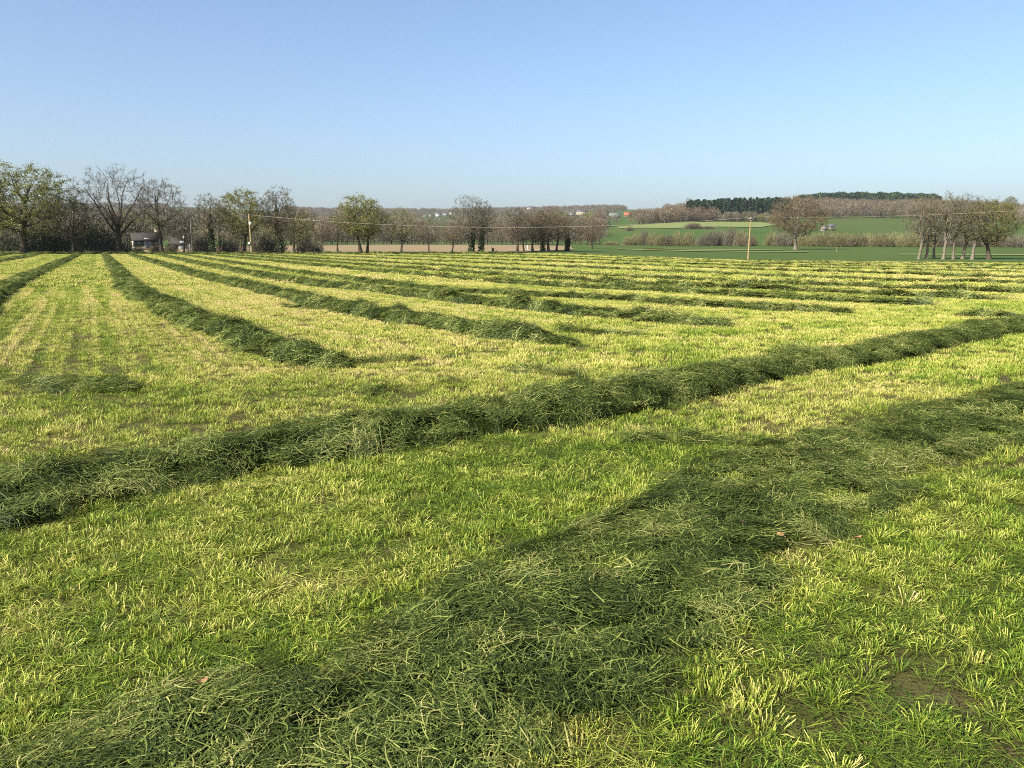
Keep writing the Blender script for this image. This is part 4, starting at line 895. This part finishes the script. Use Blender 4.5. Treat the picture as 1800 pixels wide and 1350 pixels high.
house('house', 1446, 640, 8, 6, 5, M_STONE, M_STONE, 'small pale stone house right of the rust brown oak', yaw=.5, nwin=1, depth=.9, dz=-1, chim=False)
house('shed', 1460, 650, 9, 5, 2.5, M_STONE, M_SLATE, 'low stone shed attached beyond the small pale stone house', 'shed', .1, 1, .6, 1, False)

# ------------------------------------------------------------------ small things by the ploughed field
def gate(px, r, label):
    e = bpy.data.objects.new('field_gate', None); COL.objects.link(e); e.location = at(px, r); e.rotation_euler = (0, 0, .15)
    for x_ in (-.75, .75): mb = MB(); mb.tube([(x_, 0, -.2), (x_, 0, 1.45)], .08, 6); obj('post', mb.mesh('post', M_POLE), e)
    for z_ in (.35, .8, 1.25): mb = MB(); mb.box((0, 0, z_), (1.5, .06, .11)); obj('rail', mb.mesh('rail', M_POLE), e)
    tag(e, label, 'gate')
gate(546, 174, 'small wooden gate at the left end of the ploughed field')
for px, r, h, lb in [(333, 173, 1.9, 'white post beside the foot of the thin utility pole'), (980, 212, 1.1, 'white marker post among the trees by the farm track'), (927, 218, 1.1, 'white marker post left of the stout dark trunk')]:
    mb = MB(); mb.tube([(0, 0, -.2), (0, 0, h), (0, 0, h + .05)], np.array([.09, .09, .04]), 8); o = obj('marker_post', mb.mesh('marker_post', M_GLASS)); o.location = at(px, r); tag(o, lb, 'post', 'white posts')

def dandelions():
    n = 420; px = rng.uniform(1132, 1172, n); r = rng.uniform(262, 282, n); a = px_az(px); x, y = r * np.sin(a), r * np.cos(a); z = terrain(x, y) + .35; s_ = rng.uniform(.08, .2, n); P = np.c_[x, y, z]; mb = MB()
    D = np.array([[-1, -1, 0], [1, -1, .3], [1, 1, 0], [-1, 1, -.3]]); mb.add((P[:, None] + D[None] * s_[:, None, None]).reshape(-1, 3), Q=np.arange(4 * n).reshape(-1, 4), a=.5)
    tag(obj('dandelion_flowers', mb.mesh('dandelion_flowers', mat_simple('yellow_petals', (.62, .46, .03), (.5, .36, .02), 3))), 'patch of yellow flowers in the green meadow', 'flowers', kind='stuff')
dandelions()
mb = MB(); mb.tube([(0, 0, -.1), (.02, .01, .45), (.05, 0, .95)], np.array([.38, .26, .2]), 9); mb.tube([(0, 0, .6), (.45, 0, .85)], np.array([.1, .05]), 6); mb.tube([(0, 0, .7), (-.35, .1, 1.15)], np.array([.09, .04]), 6)
o = obj('tree_stump', mb.mesh('tree_stump', M_BARK_D, True)); o.location = at(866, 174); tag(o, 'dark broken stump standing alone right of the big bare clump', 'stump')
mb = MB(); mb.tube([(0, 0, -.2), (.06, 0, .7), (.15, 0, 1.5)], np.array([.07, .07, .05]), 8); o = obj('fence_stake', mb.mesh('fence_stake', M_POLE)); o.location = at(1471, 268); tag(o, 'thin leaning stake in the meadow right of the rust brown oak', 'stake')

# ------------------------------------------------------------------ haze in the air over the valley
def haze():
    me = bpy.data.meshes.new('haze'); xs, ys_, zs = (-5600, 5600), (-400, 7000), (float(_Z.min()) - 60, 235.0)
    me.from_pydata([(a, b, c) for c in zs for a, b in ((xs[0], ys_[0]), (xs[1], ys_[0]), (xs[1], ys_[1]), (xs[0], ys_[1]))], [], [[3, 2, 1, 0], [4, 5, 6, 7], [0, 1, 5, 4], [1, 2, 6, 5], [2, 3, 7, 6], [3, 0, 4, 7]])
    t = NT('haze_air'); v = t.n('ShaderNodeVolumePrincipled', {'Color': (.80, .88, 1.0), 'Density': HAZE, 'Anisotropy': .2}); t.t.links.new(v.outputs[0], t.out.inputs['Volume'])
    me.materials.append(t.m); tag(obj('haze', me), kind='stuff')
HAZE = 0.000055
haze()
